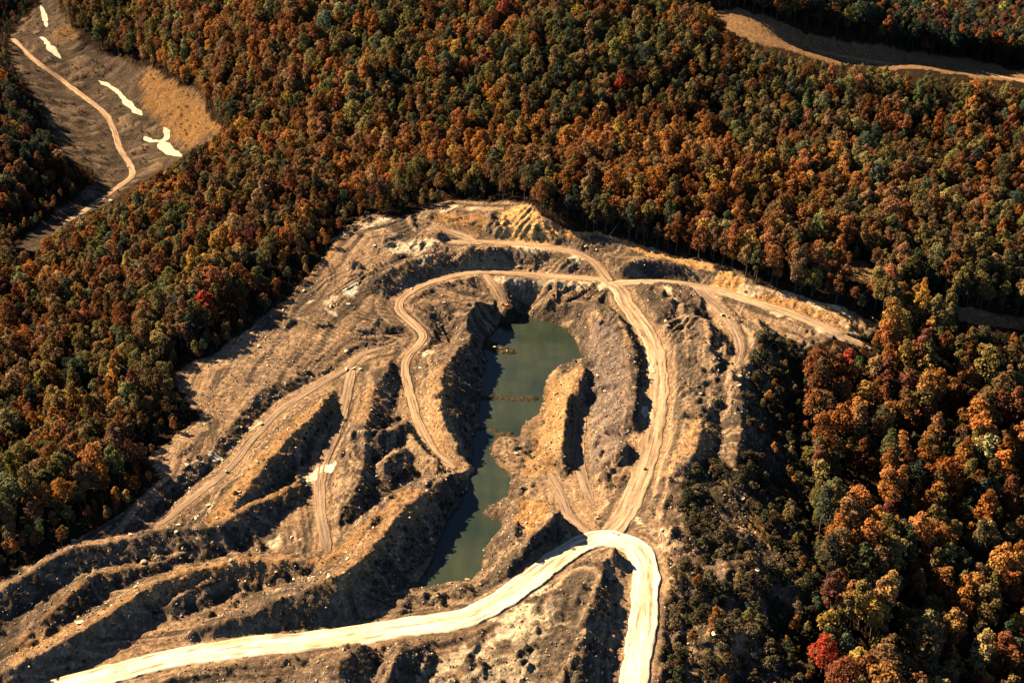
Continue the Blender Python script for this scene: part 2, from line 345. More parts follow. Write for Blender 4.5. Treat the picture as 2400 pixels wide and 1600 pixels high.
# machine tracks and wash lines run along the roads, ridges and edges
GUIDES = [[(800,545,8),(720,640,4),(640,720,1),(540,820,0),(470,920,-2),(400,1030,-4),(300,1165,-5),(150,1262,-7)], [(870,560,7),(800,640,4),(720,720,1),(640,830,-1),(540,950,-3)],
          [(1000,500,12),(1100,530,10),(1250,548,9),(1400,575,7)], [(1450,620,5),(1560,630,5),(1700,660,4)], [(1250,690,-2),(1350,720,-3),(1380,830,-6),(1380,950,-8)],
          [(760,1180,-9),(745,1260,-9),(700,1300,-9)], [(860,1390,-11),(960,1395,-11),(1060,1400,-10)], [(300,1310,-9),(380,1310,-9),(460,1300,-9)], [(1000,660,0),(1060,670,0),(1120,690,-3)],
          [(1330,1340,-6),(1290,1430,-7),(1240,1540,-9)], [(1640,700,2),(1665,780,2),(1655,860,2),(1650,950,2)], [(900,880,-5),(880,960,-6),(870,1060,-7)], [(160,120,-28),(260,230,-28),(330,320,-26)]]
GD, GS = np.full(X.shape, 1e6), np.zeros(X.shape)
for k, P in enumerate([smooth(A(g), 3.0) for g in GUIDES] + [q_[1] for q_ in ROADS]):
    q, D, S, ZC, C = field(P, 26 if k < len(GUIDES) else 11)
    D = D + 2.0 * fbm(X[q], Y[q], 18, 2, k); sg = np.where(C > 0, 1, -1) * D
    m = np.abs(D) < GD[q]; GD[q] = np.where(m, np.abs(D), GD[q]); GS[q] = np.where(m, S + 700 * k, GS[q])
STREAK = (fbm(GD * 1.0 + GS * .02, GS * .045, 2.1, 3, 5, .6) + .35 * fbm(GD * 2.0, GS * .03, 2.0, 2, 9)) * (1 - sstep(16, 27, GD)) * (GD < 1e5)
# small dumped heaps and windrows
hr = np.random.default_rng(5)
for _ in range(1500):
    px, py = hr.uniform(60, 1740), hr.uniform(480, 1560)
    if not bool(inside(px, py, MINE)): continue
    x, y, _z = at(px, py, -4); i, j = int(np.searchsorted(gx, x)), int(np.searchsorted(gy, y))
    if not (60 < i < len(gx) - 60 and 60 < j < len(gy) - 60) or ROADD[j, i] < 3 or POND_SD[j, i] < 3: continue
    if float(fbm(np.array(x), np.array(y), 40, 2, 14)) < -.05 and hr.random() < .85: continue
    if px < 640 and py < 1120 and hr.random() < .85: continue
    if px < 900 and py > 1120 and hr.random() < .8: continue
    L, w, h = hr.uniform(2, 7), hr.uniform(1.3, 2.8), hr.uniform(.5, 1.7); th = hr.normal(1.2, .7)
    s_ = (slice(j - 18, j + 19), slice(i - 18, i + 19)); dx, dy = X[s_] - x, Y[s_] - y
    al, ac = dx * math.cos(th) + dy * math.sin(th), -dx * math.sin(th) + dy * math.cos(th)
    e = np.hypot(np.maximum(np.abs(al) - L * .5, 0), ac) / w + .25 * fbm(X[s_], Y[s_], 1.8, 2, 3)
    Z[s_] += h * np.clip(1 - e, 0, 1) * sstep(.5, 3, ROADD[s_]) * sstep(1, 4, POND_SD[s_])
# valley: spoil terraces between road and stream, gullied bank above it
ACC = np.zeros(X.shape)
for _ in range(1100):
    px, py = hr.uniform(40, 510), hr.uniform(40, 500)
    if not bool(inside(px, py, VALLEY)): continue
    x, y, _z = drape_now(px, py); i, j = int(np.searchsorted(gx, x)), int(np.searchsorted(gy, y))
    if ROADD[j, i] < 4: continue
    bank_ = px - .9 * py > 95
    L, w, h, th = (hr.uniform(10, 24), hr.uniform(2.5, 4.5), -hr.uniform(.8, 2.0), hr.normal(.45, .18)) if bank_ else (hr.uniform(2, 9), hr.uniform(2.6, 4.4), hr.uniform(.6, 1.5), hr.normal(.5, .5))
    s_ = (slice(j - 14, j + 15), slice(i - 14, i + 15)); dx, dy = X[s_] - x, Y[s_] - y
    al, ac = dx * math.cos(th) + dy * math.sin(th), -dx * math.sin(th) + dy * math.cos(th)
    e = np.hypot(np.maximum(np.abs(al) - L * .5, 0), ac) / w + .25 * fbm(X[s_], Y[s_], 5, 2, 3)
    ACC[s_] = np.clip(ACC[s_] + h * np.clip(1 - e, 0, 1), -2.0, 1.5)
Z += ACC * sstep(.5, 4, ROADD)
# fine relief
onroad = sstep(0, 3.0, ROADD)
lump = 1 - np.abs(fbm(X, Y, 4.2, 4, 8, .6))
rub = (lump - .6) * .85 + fbm(X, Y, 1.7, 2, 2) * .30
gxx = np.gradient(Z, gx, axis=1); gyy = np.gradient(Z, gy, axis=0); steep = np.hypot(gxx, gyy)
amp = np.where(cleared, .25 + .75 * sstep(.2, .5, steep), .5) * onroad * sstep(-.5, 1.5, POND_SD)
Z = Z + STREAK * .15 * onroad * cleared * sstep(.5, 3, POND_SD) * (1 - sstep(.45, .8, steep)) + rub * amp + fbm(X, Y, 30, 3, 6) * np.where(cleared, .25 * onroad, 1.2)
# dozer furrows
FUR = [(700,760,14,(640,735),(760,785),2.6),(870,740,13,(820,735),(950,750),2.8),(730,820,10,(690,800),(780,830),2.4),(860,790,11,(790,790),(940,780),2.6),
       (1010,770,8,(960,755),(1090,770),2.2),(1190,500,10,(1150,520),(1240,480),3.2),(900,520,10,(840,530),(940,500),3.4),(1600,640,6,(1640,655),(1690,630),2.6),
       (1560,760,10,(1530,775),(1600,750),3.4),(1590,900,12,(1560,905),(1650,900),4.0),(720,1220,12,(720,1150),(735,1290),2.6),(300,1300,10,(250,1290),(400,1310),2.6),
       (920,1410,14,(830,1430),(1010,1395),2.4),(780,640,12,(740,660),(840,610),2.4),(1675,640,8,(1640,660),(1715,632),2.8),(1220,700,8,(1225,675),(1200,735),2.4),
       (1700,700,10,(1640,700),(1760,705),2.6),(1300,590,12,(1250,600),(1350,580),3.0),(1000,730,9,(960,720),(1050,745),2.4)]
FURROW = np.zeros(X.shape)
for i, (px, py, r, a, b, lam) in enumerate(FUR):
    z0 = float(bil(gx, gy, Z, np.array(at(px, py, 0)[0]), np.array(at(px, py, 0)[1])))
    c = at(px, py, z0); a, b = np.array(at(*a, z0)), np.array(at(*b, z0)); t = (b - a)[:2] / np.linalg.norm((b - a)[:2])
    i0, i1 = np.searchsorted(gx, [c[0] - r * 1.5, c[0] + r * 1.5]); j0, j1 = np.searchsorted(gy, [c[1] - r * 1.5, c[1] + r * 1.5])
    s_ = (slice(j0, j1), slice(i0, i1)); dx, dy = X[s_] - c[0], Y[s_] - c[1]
    al, ac = dx * t[0] + dy * t[1], -dx * t[1] + dy * t[0]
    wv = np.sin((ac + fbm(al + 50 * i, ac, 9, 2, i) * 1.1) * 2 * math.pi / lam)
    f = (1 - sstep(.5, 1.3, np.hypot(al * .8, ac) / r + fbm(dx, dy, 6, 2, i) * .2)) * onroad[s_] * sstep(0, 2, POND_SD[s_])
    f = f * np.clip(.55 + .8 * fbm(al * .5 + 9 * i, ac * 2, 7, 2, i + 3), 0, 1); Z[s_] += wv * (.7 if i in (5, 8, 9, 14) else .42) * f; FURROW[s_] = np.where(np.abs(wv * f) > np.abs(FURROW[s_]), wv * f, FURROW[s_])
under = ROADD < 1.2
def ground_z(x, y): return bil(gx, gy, Z, np.asarray(x, float), np.asarray(y, float))

# soil colours (shale spoil, dusty clay, sandstone cuts, leaf litter; sunlit ridge faces and crests painted in)
def col(*c): return np.array(c, float)
SPOIL, DARKSH, TAN, PALE, ORANGE, LITTER, SCRUB, SAND = col(.205,.148,.104), col(.085,.072,.055), col(.40,.262,.150), col(.60,.43,.255), col(.58,.325,.122), col(.045,.030,.018), col(.062,.052,.030), col(.80,.66,.44)
n1, n2, n3 = fbm(X, Y, 26, 4, 1), fbm(X, Y, 7, 4, 4), fbm(X, Y, 2.2, 3, 9)
K = np.empty(X.shape + (3,)); K[:] = SPOIL
def mix(m, c):
    global K
    m = np.clip(m, 0, 1)[..., None]; K = K * (1 - m) + c * m
mix(sstep(-.1, .9, n1 + .5 * n2), DARKSH * .5 + SPOIL * .5)
mix((1 - sstep(.15, .40, steep)) * sstep(-.9, .3, n1 + n2 * .4) * .85, TAN)
mix(sstep(.35, .9, n2 - .3 * n1) * .5, DARKSH)
mix(np.exp(-ROADD / 3.5) * .75, TAN * 1.1)
mix(sstep(.45, .8, n3) * .4, PALE)
mix(sstep(.1, .5, -STREAK) * .85, DARKSH * .8 + SPOIL * .2); mix(sstep(.15, .55, STREAK) * .7, TAN * .5 + PALE * .5)
mix(sstep(.1, .7, fbm(X, Y, 55, 3, 10)) * .45, DARKSH)
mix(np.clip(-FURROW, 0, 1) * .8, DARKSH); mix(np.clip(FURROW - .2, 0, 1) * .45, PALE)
TRK = np.zeros(X.shape)
for _ in range(240):
    px, py = hr.uniform(330, 1720), hr.uniform(490, 1300)
    if not bool(inside(px, py, MINE)): continue
    x, y, _z = at(px, py, -3); th = hr.uniform(0, math.pi); pts = []
    bend = hr.normal(0, .016)
    for _k in range(int(hr.uniform(7, 20))):
        pts.append((x, y, 0)); x += math.cos(th) * 3; y += math.sin(th) * 3; th += bend * 3
    q, D, S, ZC, C = field(np.array(pts), 4); sg = hr.choice([-1, 1], p=[.55, .45])
    tr = np.exp(-((D - 1.0) / .45) ** 2) * np.clip(.5 + fbm(S, S * 0 + px, 9, 2, 3), 0, 1)
    TRK[q] = np.where(tr > np.abs(TRK[q]), sg * tr, TRK[q])
flat_ = onroad * (1 - sstep(.3, .55, steep)) * (POND_SD > 1)
mix(np.clip(-TRK, 0, 1) * .75 * flat_, DARKSH); mix(np.clip(TRK, 0, 1) * .7 * flat_, PALE)
def paint(poly, c, strength, feather=3.0, noise=1.0):
    W = A(poly); W = np.vstack([W, W[:1]]); q, D, S, ZC, C = field(W, 12)
    s_ = np.where(inside(X[q], Y[q], W), D, -D) + n2[q] * noise + n3[q] * noise * .6
    m = np.zeros(X.shape); m[q] = sstep(-feather * .5, feather * .5, s_) * strength
    mix(m, c)
paint([(1145,520,14),(1155,482,17),(1200,468,18),(1232,482,18),(1265,515,15),(1300,530,13),(1250,545,12),(1200,540,12)], ORANGE * 1.25 + col(.06,.08,.04), .95)
paint([(990,500,13),(1000,478,15),(1100,478,16),(1130,500,15),(1100,530,11),(1040,520,11)], ORANGE * .8, .7)
paint([(1260,515,14),(1400,540,10),(1560,585,9),(1640,605,9),(1640,615,8),(1540,600,8),(1400,556,9),(1300,542,11)], ORANGE * 1.1, .9, 1.5)
paint([(1620,630,9),(1660,612,9),(1725,650,7),(1690,662,4),(1650,662,4)], ORANGE * 1.3, .9, 2)
paint([(1690,655,5),(1800,675,3),(1920,705,2),(2030,740,-2),(1990,780,-4),(1900,752,-1),(1780,715,1),(1660,672,2)], ORANGE * .95, .7, 4, 2.5)
paint([(620,715,2),(680,665,3),(740,590,6),(780,545,8),(800,530,9),(790,550,8),(720,630,4),(640,715,2)], ORANGE * .75, .7, 2)
paint([(760,905,0),(690,950,0),(600,1035,0),(500,1150,-1),(470,1195,-3),(520,1180,-2),(620,1060,0),(720,970,0)], ORANGE * .85, .7, 3, 1.5)  # from here: golden sunlight on ridge faces and crests, painted into the soil
paint([(450,1200,-4),(600,1140,-3),(690,1100,-4),(700,1120,-5),(600,1160,-4),(480,1215,-5)], ORANGE * .8, .65, 3)
paint([(950,1130,-2),(890,1185,-1),(830,1245,-2),(760,1290,-4),(700,1290,-7),(760,1260,-7),(860,1180,-4),(930,1120,-4)], ORANGE * .7, .7, 3, 1.5)
paint([(1330,845,-4),(1270,850,-9),(1256,900,-9),(1220,1010,-9),(1200,1080,-9),(1270,1085,-8),(1300,1010,-4),(1315,900,-3)], ORANGE * .62 + PALE * .2, .75, 3, 1.5)
paint([(1190,1150,-8),(1262,1160,-3),(1262,1190,-2),(1220,1240,-4),(1180,1220,-8)], ORANGE * .85, .8, 3)
paint([(1600,950,5),(1570,1020,4),(1520,1090,0),(1505,1110,-2),(1540,1095,1),(1600,1000,5)], ORANGE * .7 + PALE * .1, .6, 3)
paint([(1250,1350,-9),(1240,1420,-10),(1150,1500,-12),(960,1560,-13),(1000,1600,-13),(1180,1600,-12),(1280,1440,-9)], SAND * .62, .6, 5, 5)
paint([(1235,1360,-9),(1240,1420,-9),(1180,1470,-11),(1100,1480,-12),(1150,1440,-11),(1190,1400,-10)], SAND * .95, .85, 3, 3.5)
paint([(1060,1490,-12),(1000,1530,-13),(950,1560,-14),(1010,1560,-13),(1100,1500,-12)], SAND * .8, .8, 3, 3)
paint([(20,1500,-10),(266,1380,-6),(531,1280,-6),(720,1285,-7),(531,1292,-6),(266,1396,-7),(30,1530,-10)], ORANGE * .8, .6, 2)  # sunlit crest lines painted into the soil colour
paint([(60,1470,-11),(141,1375,-8),(212,1315,-8),(344,1283,-8),(344,1296,-8),(212,1335,-9),(120,1420,-10)], ORANGE * .8, .55, 2)
paint([(0,1350,-7),(156,1252,-5),(312,1215,-5),(312,1235,-5),(156,1266,-5),(0,1365,-8)], TAN * 1.3, .7, 2)
for rp in [[(60,1478,-11),(200,1440,-9),(330,1352,-6),(470,1298,-6),(640,1280,-6)], [(520,1170,-2),(620,1038,0),(700,960,0),(780,900,-1)], [(1006,985,1),(1010,890,1.5),(1018,845,1.5)], [(768,1322,0),(865,1235,1),(965,1133,-1)], [(1300,1020,-3),(1318,900,-2),(1335,850,-4)], [(1590,1030,5),(1608,975,6)], [(838,960,0),(855,895,0)]]:  # golden bands paint the sunlight along the ridge crests
    q, D, S, ZC, C = field(smooth(A(rp), 3.0), 9); m_r = np.zeros(X.shape); m_r[q] = (1 - sstep(1.5, 7, D + n2[q] * 2)) * .6; mix(m_r, TAN * .6 + ORANGE * .5)
paint([(1345,760,-6),(1400,760,-3),(1440,850,0),(1440,950,0),(1420,1040,-4),(1350,1100,-8),(1350,900,-9)], col(.25,.193,.158), .75, 5)
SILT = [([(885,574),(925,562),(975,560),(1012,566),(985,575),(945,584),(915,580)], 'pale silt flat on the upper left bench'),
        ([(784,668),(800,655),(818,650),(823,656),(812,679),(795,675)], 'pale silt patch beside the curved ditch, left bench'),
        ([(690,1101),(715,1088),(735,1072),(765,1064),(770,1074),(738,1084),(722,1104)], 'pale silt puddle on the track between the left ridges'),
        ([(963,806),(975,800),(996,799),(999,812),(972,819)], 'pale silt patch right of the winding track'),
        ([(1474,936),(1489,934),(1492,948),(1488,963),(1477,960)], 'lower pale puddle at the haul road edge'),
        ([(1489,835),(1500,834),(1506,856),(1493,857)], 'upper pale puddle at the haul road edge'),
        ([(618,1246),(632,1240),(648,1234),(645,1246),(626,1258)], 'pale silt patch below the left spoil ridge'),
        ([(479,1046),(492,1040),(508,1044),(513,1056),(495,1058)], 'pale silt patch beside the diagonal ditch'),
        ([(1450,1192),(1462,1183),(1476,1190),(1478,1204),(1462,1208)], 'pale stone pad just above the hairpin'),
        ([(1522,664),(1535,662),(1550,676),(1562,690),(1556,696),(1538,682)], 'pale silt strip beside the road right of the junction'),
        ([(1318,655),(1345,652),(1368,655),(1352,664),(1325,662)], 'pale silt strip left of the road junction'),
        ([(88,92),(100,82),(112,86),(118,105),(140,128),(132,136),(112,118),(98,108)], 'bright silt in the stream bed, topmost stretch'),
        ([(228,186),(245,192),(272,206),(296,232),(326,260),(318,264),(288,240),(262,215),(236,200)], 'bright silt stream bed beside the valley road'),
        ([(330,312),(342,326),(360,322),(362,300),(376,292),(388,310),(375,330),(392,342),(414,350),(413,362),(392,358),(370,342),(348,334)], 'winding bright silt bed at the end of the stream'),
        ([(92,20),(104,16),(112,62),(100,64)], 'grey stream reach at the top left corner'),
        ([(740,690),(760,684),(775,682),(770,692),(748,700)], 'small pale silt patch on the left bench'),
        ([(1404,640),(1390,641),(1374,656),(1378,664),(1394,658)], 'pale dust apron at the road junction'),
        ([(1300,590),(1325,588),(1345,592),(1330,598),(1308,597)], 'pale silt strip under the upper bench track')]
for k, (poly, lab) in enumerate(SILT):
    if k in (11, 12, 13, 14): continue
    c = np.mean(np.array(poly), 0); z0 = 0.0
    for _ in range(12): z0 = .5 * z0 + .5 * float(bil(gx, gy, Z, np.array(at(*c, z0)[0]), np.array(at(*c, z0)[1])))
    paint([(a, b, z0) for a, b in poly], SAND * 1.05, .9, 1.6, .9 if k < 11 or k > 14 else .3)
for ax, ay, bx_, by_, zz in [(1700,662,1840,690,3),(1780,680,1960,735,1),(1840,690,2010,748,0),(1740,704,1830,735,1),(1820,735,1930,775,-1),(1660,660,1760,672,4),(1890,735,2000,770,-2),(890,577,1000,566,7),(920,571,1010,562,7),(1000,482,1060,470,14),(870,503,925,512,10),(820,530,870,515,9),(1060,478,1120,470,15),(1330,652,1300,650,1),(1230,642,1330,650,1),(1180,566,1280,572,8),(1300,580,1330,590,7),(1200,640,1130,636,1),(960,600,1000,590,6),(700,690,730,680,3),(735,700,770,712,2),
                             (840,520,900,508,10),(850,535,905,525,9),(870,505,890,500,11),(940,665,960,655,0),(1040,553,1100,560,8),(1520,665,1560,700,3),(1560,650,1600,655,3),(430,1068,470,1060,-5),(560,985,600,960,-3),
                             (640,940,700,905,-4),(400,1150,440,1110,-6),(470,1180,500,1150,-5),(1190,1420,1230,1400,-10),(1130,1470,1200,1460,-12),(1230,1460,1200,1500,-11),(1480,1210,1520,1225,-7),(1500,1250,1530,1270,-8)]:
    n_ = np.array([-(by_ - ay), bx_ - ax], float); n_ /= np.linalg.norm(n_); w_ = 3.2
    paint([(ax, ay, zz), ((ax + bx_) / 2 + n_[0] * w_, (ay + by_) / 2 + n_[1] * w_, zz), (bx_, by_, zz), ((ax + bx_) / 2 - n_[0] * w_, (ay + by_) / 2 - n_[1] * w_, zz)], SAND, .8, 1.2, 1.0)
mix(brush * sstep(-.5, .35, n1 * .5 + n2) * .85, SCRUB)
paint([(1690,1200,-6),(1740,1190,-9),(1800,1260,-14),(1770,1270,-13),(1720,1225,-8)], ORANGE * .6, .7, 3, 3)
paint([(1700,1290,-8),(1750,1280,-9),(1810,1330,-15),(1760,1330,-12)], ORANGE * .6, .7, 3, 3)
paint([(1640,1440,-10),(1700,1430,-10),(1740,1490,-14),(1700,1510,-15),(1640,1480,-12)], TAN * 1.2, .8, 3, 3)
paint([(1660,1100,-2),(1700,1100,-3),(1760,1150,-9),(1700,1160,-8)], TAN * 1.1, .7, 3, 3)
mix(wet * 1.0, col(.09,.075,.045))
inval = inside(GXs, GYs, VALLEY) & front
mix(inval * 1.0, SPOIL * .75)
mix(inval * sstep(-.3, .4, n2 + .4 * n1) * .75, DARKSH * .9); mix(inval * sstep(.5, 1.3, ACC) * .7, SPOIL * .5 + PALE * .4)
paint([(330,140,-10),(400,180,-10),(480,240,-6),(520,300,-8),(440,330,-20),(380,300,-22),(330,230,-20)], ORANGE * .62, .75, 5, 3)
paint([(100,60,-25),(170,60,-16),(200,110,-20),(130,130,-28)], ORANGE * .45, .6, 5, 2)
mix((inside(GXs, GYs, CUTR) | inside(GXs, GYs, GLADE1) | inside(GXs, GYs, GLADE2)) * (1.0 * front), (ORANGE * .3 + TAN * .45) * .8)
mix(1.0 * ~cleared, LITTER)
K = np.clip(K * (1 + .16 * n3[..., None]), .01, .85)

# sink the ground a little under each road bed so that the bed covers it
Zg = Z.copy()

# ------------------------------------------------------------------ materials
def new_mat(name):
    m = bpy.data.materials.new(name); m.use_nodes = True; nt = m.node_tree; nt.nodes.clear()
    o = nt.nodes.new('ShaderNodeOutputMaterial'); return m, nt, o
def N(nt, t, **kw):
    n = nt.nodes.new(t)
    for k, v in kw.items():
        if k.startswith('i_'):
            key = k[2:]; n.inputs[int(key) if key.isdigit() else key].default_value = v
        else: setattr(n, k, v)
    return n
def mul(nt, a, b, fac=1.0, mode='MULTIPLY'):
    m = N(nt, 'ShaderNodeMix', data_type='RGBA', blend_type=mode); m.inputs[0].default_value = fac
    for s_, v in ((6, a), (7, b)):
        if isinstance(v, bpy.types.NodeSocket): nt.links.new(v, m.inputs[s_])
        else: m.inputs[s_].default_value = (*v, 1)
    return m.outputs[2]
def ramp(nt, src, stops):
    r = N(nt, 'ShaderNodeValToRGB'); e = r.color_ramp.elements
    while len(e) < len(stops): e.new(.5)
    for k, (p, c) in enumerate(stops): e[k].position = p; e[k].color = (*c, 1)
    nt.links.new(src, r.inputs[0]); return r.outputs[0]
def noise(nt, vec, scale, detail=4, rough=.6):
    n = N(nt, 'ShaderNodeTexNoise'); n.inputs['Scale'].default_value = scale; n.inputs['Detail'].default_value = detail; n.inputs['Roughness'].default_value = rough
    if vec is not None: nt.links.new(vec, n.inputs['Vector'])
    return n.outputs[0]
def earth_material():
    m, nt, o = new_mat('earth')
    at_ = N(nt, 'ShaderNodeAttribute', attribute_name='soil'); pos = N(nt, 'ShaderNodeNewGeometry').outputs['Position']
    a = noise(nt, pos, .9, 5, .7); b = noise(nt, pos, 3.1, 3, .7); v = N(nt, 'ShaderNodeTexVoronoi'); v.inputs['Scale'].default_value = .75
    nt.links.new(pos, v.inputs['Vector'])
    c = mul(nt, at_.outputs['Color'], ramp(nt, a, [(.28, (.38, .37, .37)), (.48, (1, 1, 1)), (.72, (1.9, 1.8, 1.65))]))
    c = mul(nt, c, ramp(nt, b, [(.33, (.6, .6, .6)), (.66, (1.45, 1.42, 1.38))]))
    c = mul(nt, c, ramp(nt, v.outputs['Color'], [(0, (.72, .72, .72)), (.7, (1.05, 1.05, 1.05)), (.96, (1.25, 1.2, 1.1)), (1, (2.2, 2.0, 1.7))]))
    bmp = N(nt, 'ShaderNodeBump'); bmp.inputs['Strength'].default_value = 1.0; bmp.inputs['Distance'].default_value = .8
    s_ = N(nt, 'ShaderNodeMath', operation='ADD'); nt.links.new(a, s_.inputs[0]); nt.links.new(b, s_.inputs[1]); nt.links.new(s_.outputs[0], bmp.inputs['Height'])
    d = N(nt, 'ShaderNodeBsdfDiffuse'); d.inputs['Roughness'].default_value = .8
    nt.links.new(c, d.inputs['Color']); nt.links.new(bmp.outputs[0], d.inputs['Normal']); nt.links.new(d.outputs[0], o.inputs[0]); return m
def road_material(name, base, worn, lines):
    m, nt, o = new_mat(name)
    uv = N(nt, 'ShaderNodeUVMap', uv_map='UVMap').outputs[0]
    mp = N(nt, 'ShaderNodeMapping'); mp.inputs['Scale'].default_value = (lines, .035, 1); nt.links.new(uv, mp.inputs[0])
    mp2 = N(nt, 'ShaderNodeMapping'); mp2.inputs['Scale'].default_value = (lines * 2.4, .08, 1); nt.links.new(uv, mp2.inputs[0])
    pos = N(nt, 'ShaderNodeNewGeometry').outputs['Position']
    a = noise(nt, mp.outputs[0], 1.0, 3, .55); b = noise(nt, mp2.outputs[0], 1.0, 2, .5); g = noise(nt, pos, .45, 5, .65)
    c = mul(nt, ramp(nt, a, [(.36, base), (.62, worn)]), ramp(nt, b, [(.34, (.5, .46, .42)), (.45, (1, 1, 1)), (.7, (1.12, 1.12, 1.1))]))
    c = mul(nt, c, ramp(nt, g, [(.3, (.78, .76, .73)), (.6, (1.05, 1.05, 1.04))]))
    d = N(nt, 'ShaderNodeBsdfDiffuse'); nt.links.new(c, d.inputs['Color'])
    bmp = N(nt, 'ShaderNodeBump'); bmp.inputs['Strength'].default_value = .5; bmp.inputs['Distance'].default_value = .3
    nt.links.new(g, bmp.inputs['Height']); nt.links.new(bmp.outputs[0], d.inputs['Normal'])
    nt.links.new(d.outputs[0], o.inputs[0]); return m
def water_material():
    m, nt, o = new_mat('murky_water')
    pos = N(nt, 'ShaderNodeNewGeometry').outputs['Position']
    a = noise(nt, pos, .035, 4, .6)
    mp = N(nt, 'ShaderNodeMapping'); mp.inputs['Rotation'].default_value = (0, 0, .9); mp.inputs['Scale'].default_value = (.35, .06, 1); nt.links.new(pos, mp.inputs[0])
    s_ = noise(nt, mp.outputs[0], .6, 4, .6)
    c = mul(nt, ramp(nt, a, [(.32, (.014, .025, .020)), (.62, (.034, .043, .027))]), ramp(nt, s_, [(.35, (.82, .85, .9)), (.65, (1.1, 1.08, 1.02))]))
    p = N(nt, 'ShaderNodeBsdfPrincipled'); p.inputs['Roughness'].default_value = .16; p.inputs['IOR'].default_value = 1.33
    nt.links.new(c, p.inputs['Base Color'])
    bmp = N(nt, 'ShaderNodeBump'); bmp.inputs['Strength'].default_value = .12; bmp.inputs['Distance'].default_value = .1
    nt.links.new(noise(nt, pos, 1.2, 3, .5), bmp.inputs['Height']); nt.links.new(bmp.outputs[0], p.inputs['Normal'])
    nt.links.new(p.outputs[0], o.inputs[0]); return m
def silt_glint_material():
    m, nt, o = new_mat('silt_glint')  # pale silt tone, also used as painted glint on the stream
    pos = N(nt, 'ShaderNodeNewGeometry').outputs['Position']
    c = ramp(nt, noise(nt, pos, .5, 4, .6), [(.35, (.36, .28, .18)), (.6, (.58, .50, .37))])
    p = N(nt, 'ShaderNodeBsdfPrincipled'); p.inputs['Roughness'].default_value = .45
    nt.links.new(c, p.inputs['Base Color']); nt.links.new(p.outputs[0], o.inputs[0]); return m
def leaf_material():
    m, nt, o = new_mat('autumn_leaves')
    t = N(nt, 'ShaderNodeAttribute', attribute_type='INSTANCER', attribute_name='tint')
    v = N(nt, 'ShaderNodeAttribute', attribute_name='shade')
    c = mul(nt, t.outputs['Color'], v.outputs['Color'])
    d = N(nt, 'ShaderNodeBsdfDiffuse'); tr = N(nt, 'ShaderNodeBsdfTranslucent'); mx = N(nt, 'ShaderNodeMixShader'); mx.inputs[0].default_value = .34
    nt.links.new(c, d.inputs['Color']); nt.links.new(c, tr.inputs['Color'])
    nt.links.new(d.outputs[0], mx.inputs[1]); nt.links.new(tr.outputs[0], mx.inputs[2]); nt.links.new(mx.outputs[0], o.inputs[0]); return m
def bark_material(name, c0, c1):
    m, nt, o = new_mat(name)
    pos = N(nt, 'ShaderNodeTexCoord').outputs['Object']
    c = ramp(nt, noise(nt, pos, 3, 4, .7), [(.3, c0), (.7, c1)])
    d = N(nt, 'ShaderNodeBsdfDiffuse'); nt.links.new(c, d.inputs['Color']); nt.links.new(d.outputs[0], o.inputs[0]); return m
def stone_material():
    m, nt, o = new_mat('sandstone')
    t = N(nt, 'ShaderNodeAttribute', attribute_type='INSTANCER', attribute_name='tint')
    pos = N(nt, 'ShaderNodeNewGeometry').outputs['Position']
    c = mul(nt, t.outputs['Color'], ramp(nt, noise(nt, pos, 1.8, 4, .7), [(.3, (.72, .7, .68)), (.7, (1.15, 1.13, 1.1))]))
    d = N(nt, 'ShaderNodeBsdfDiffuse'); nt.links.new(c, d.inputs['Color']); nt.links.new(d.outputs[0], o.inputs[0]); return m
M_EARTH, M_WATER, M_SILT_GLINT, M_LEAF, M_STONE = earth_material(), water_material(), silt_glint_material(), leaf_material(), stone_material()
M_BARK = bark_material('bark', (.05, .038, .028), (.13, .10, .075)); M_LOG = bark_material('bleached_wood', (.34, .25, .16), (.55, .43, .30))
M_ROAD = {'white': road_material('white_road_stone', (.46, .37, .24), (.72, .63, .485), 3.0),
          'haul': road_material('packed_clay_road', (.23, .158, .10), (.45, .335, .21), 4.2),
          'tan': road_material('clay_track', (.225, .155, .100), (.385, .265, .162), 3.4),
          'tan2': road_material('grey_clay_track', (.17, .122, .086), (.295, .21, .138), 3.6)}

# ------------------------------------------------------------------ objects
def link_mesh(name, verts, faces, mat=None, parent=None, smooth_=False):
    me = bpy.data.meshes.new(name); me.from_pydata([tuple(v) for v in verts], [], [tuple(f) for f in faces]); me.update()
    if mat: me.materials.append(mat)
    if smooth_: me.polygons.foreach_set('use_smooth', [True] * len(me.polygons))
    o = bpy.data.objects.new(name, me); coll.objects.link(o); o.parent = parent
    return o
def tag(o, label=None, category=None, group=None, kind=None):
    if label: o['label'] = label
    if category: o['category'] = category
    if group: o['group'] = group
    if kind: o['kind'] = kind
    return o
def grid_mesh(name, X, Y, Z, mat):
    ny, nx = X.shape; me = bpy.data.meshes.new(name)
    co = np.stack([X, Y, Z], -1).reshape(-1, 3).astype(np.float32)
    idx = np.arange(ny * nx).reshape(ny, nx)
    f = np.stack([idx[:-1, :-1], idx[:-1, 1:], idx[1:, 1:], idx[1:, :-1]], -1).reshape(-1, 4)
    me.vertices.add(len(co)); me.vertices.foreach_set('co', co.ravel())
    me.loops.add(f.size); me.loops.foreach_set('vertex_index', f.ravel().astype(np.int32))
    me.polygons.add(len(f)); me.polygons.foreach_set('loop_start', (np.arange(len(f)) * 4).astype(np.int32))
    me.polygons.foreach_set('use_smooth', np.ones(len(f), bool))
    me.update(calc_edges=True); me.materials.append(mat); return me
me = grid_mesh('ground', X, Y, Zg, M_EARTH)
ca = me.color_attributes.new('soil', 'FLOAT_COLOR', 'POINT')
ca.data.foreach_set('color', np.concatenate([K, np.ones(X.shape + (1,))], -1).reshape(-1).astype(np.float32))
ground = bpy.data.objects.new('ground', me); coll.objects.link(ground)
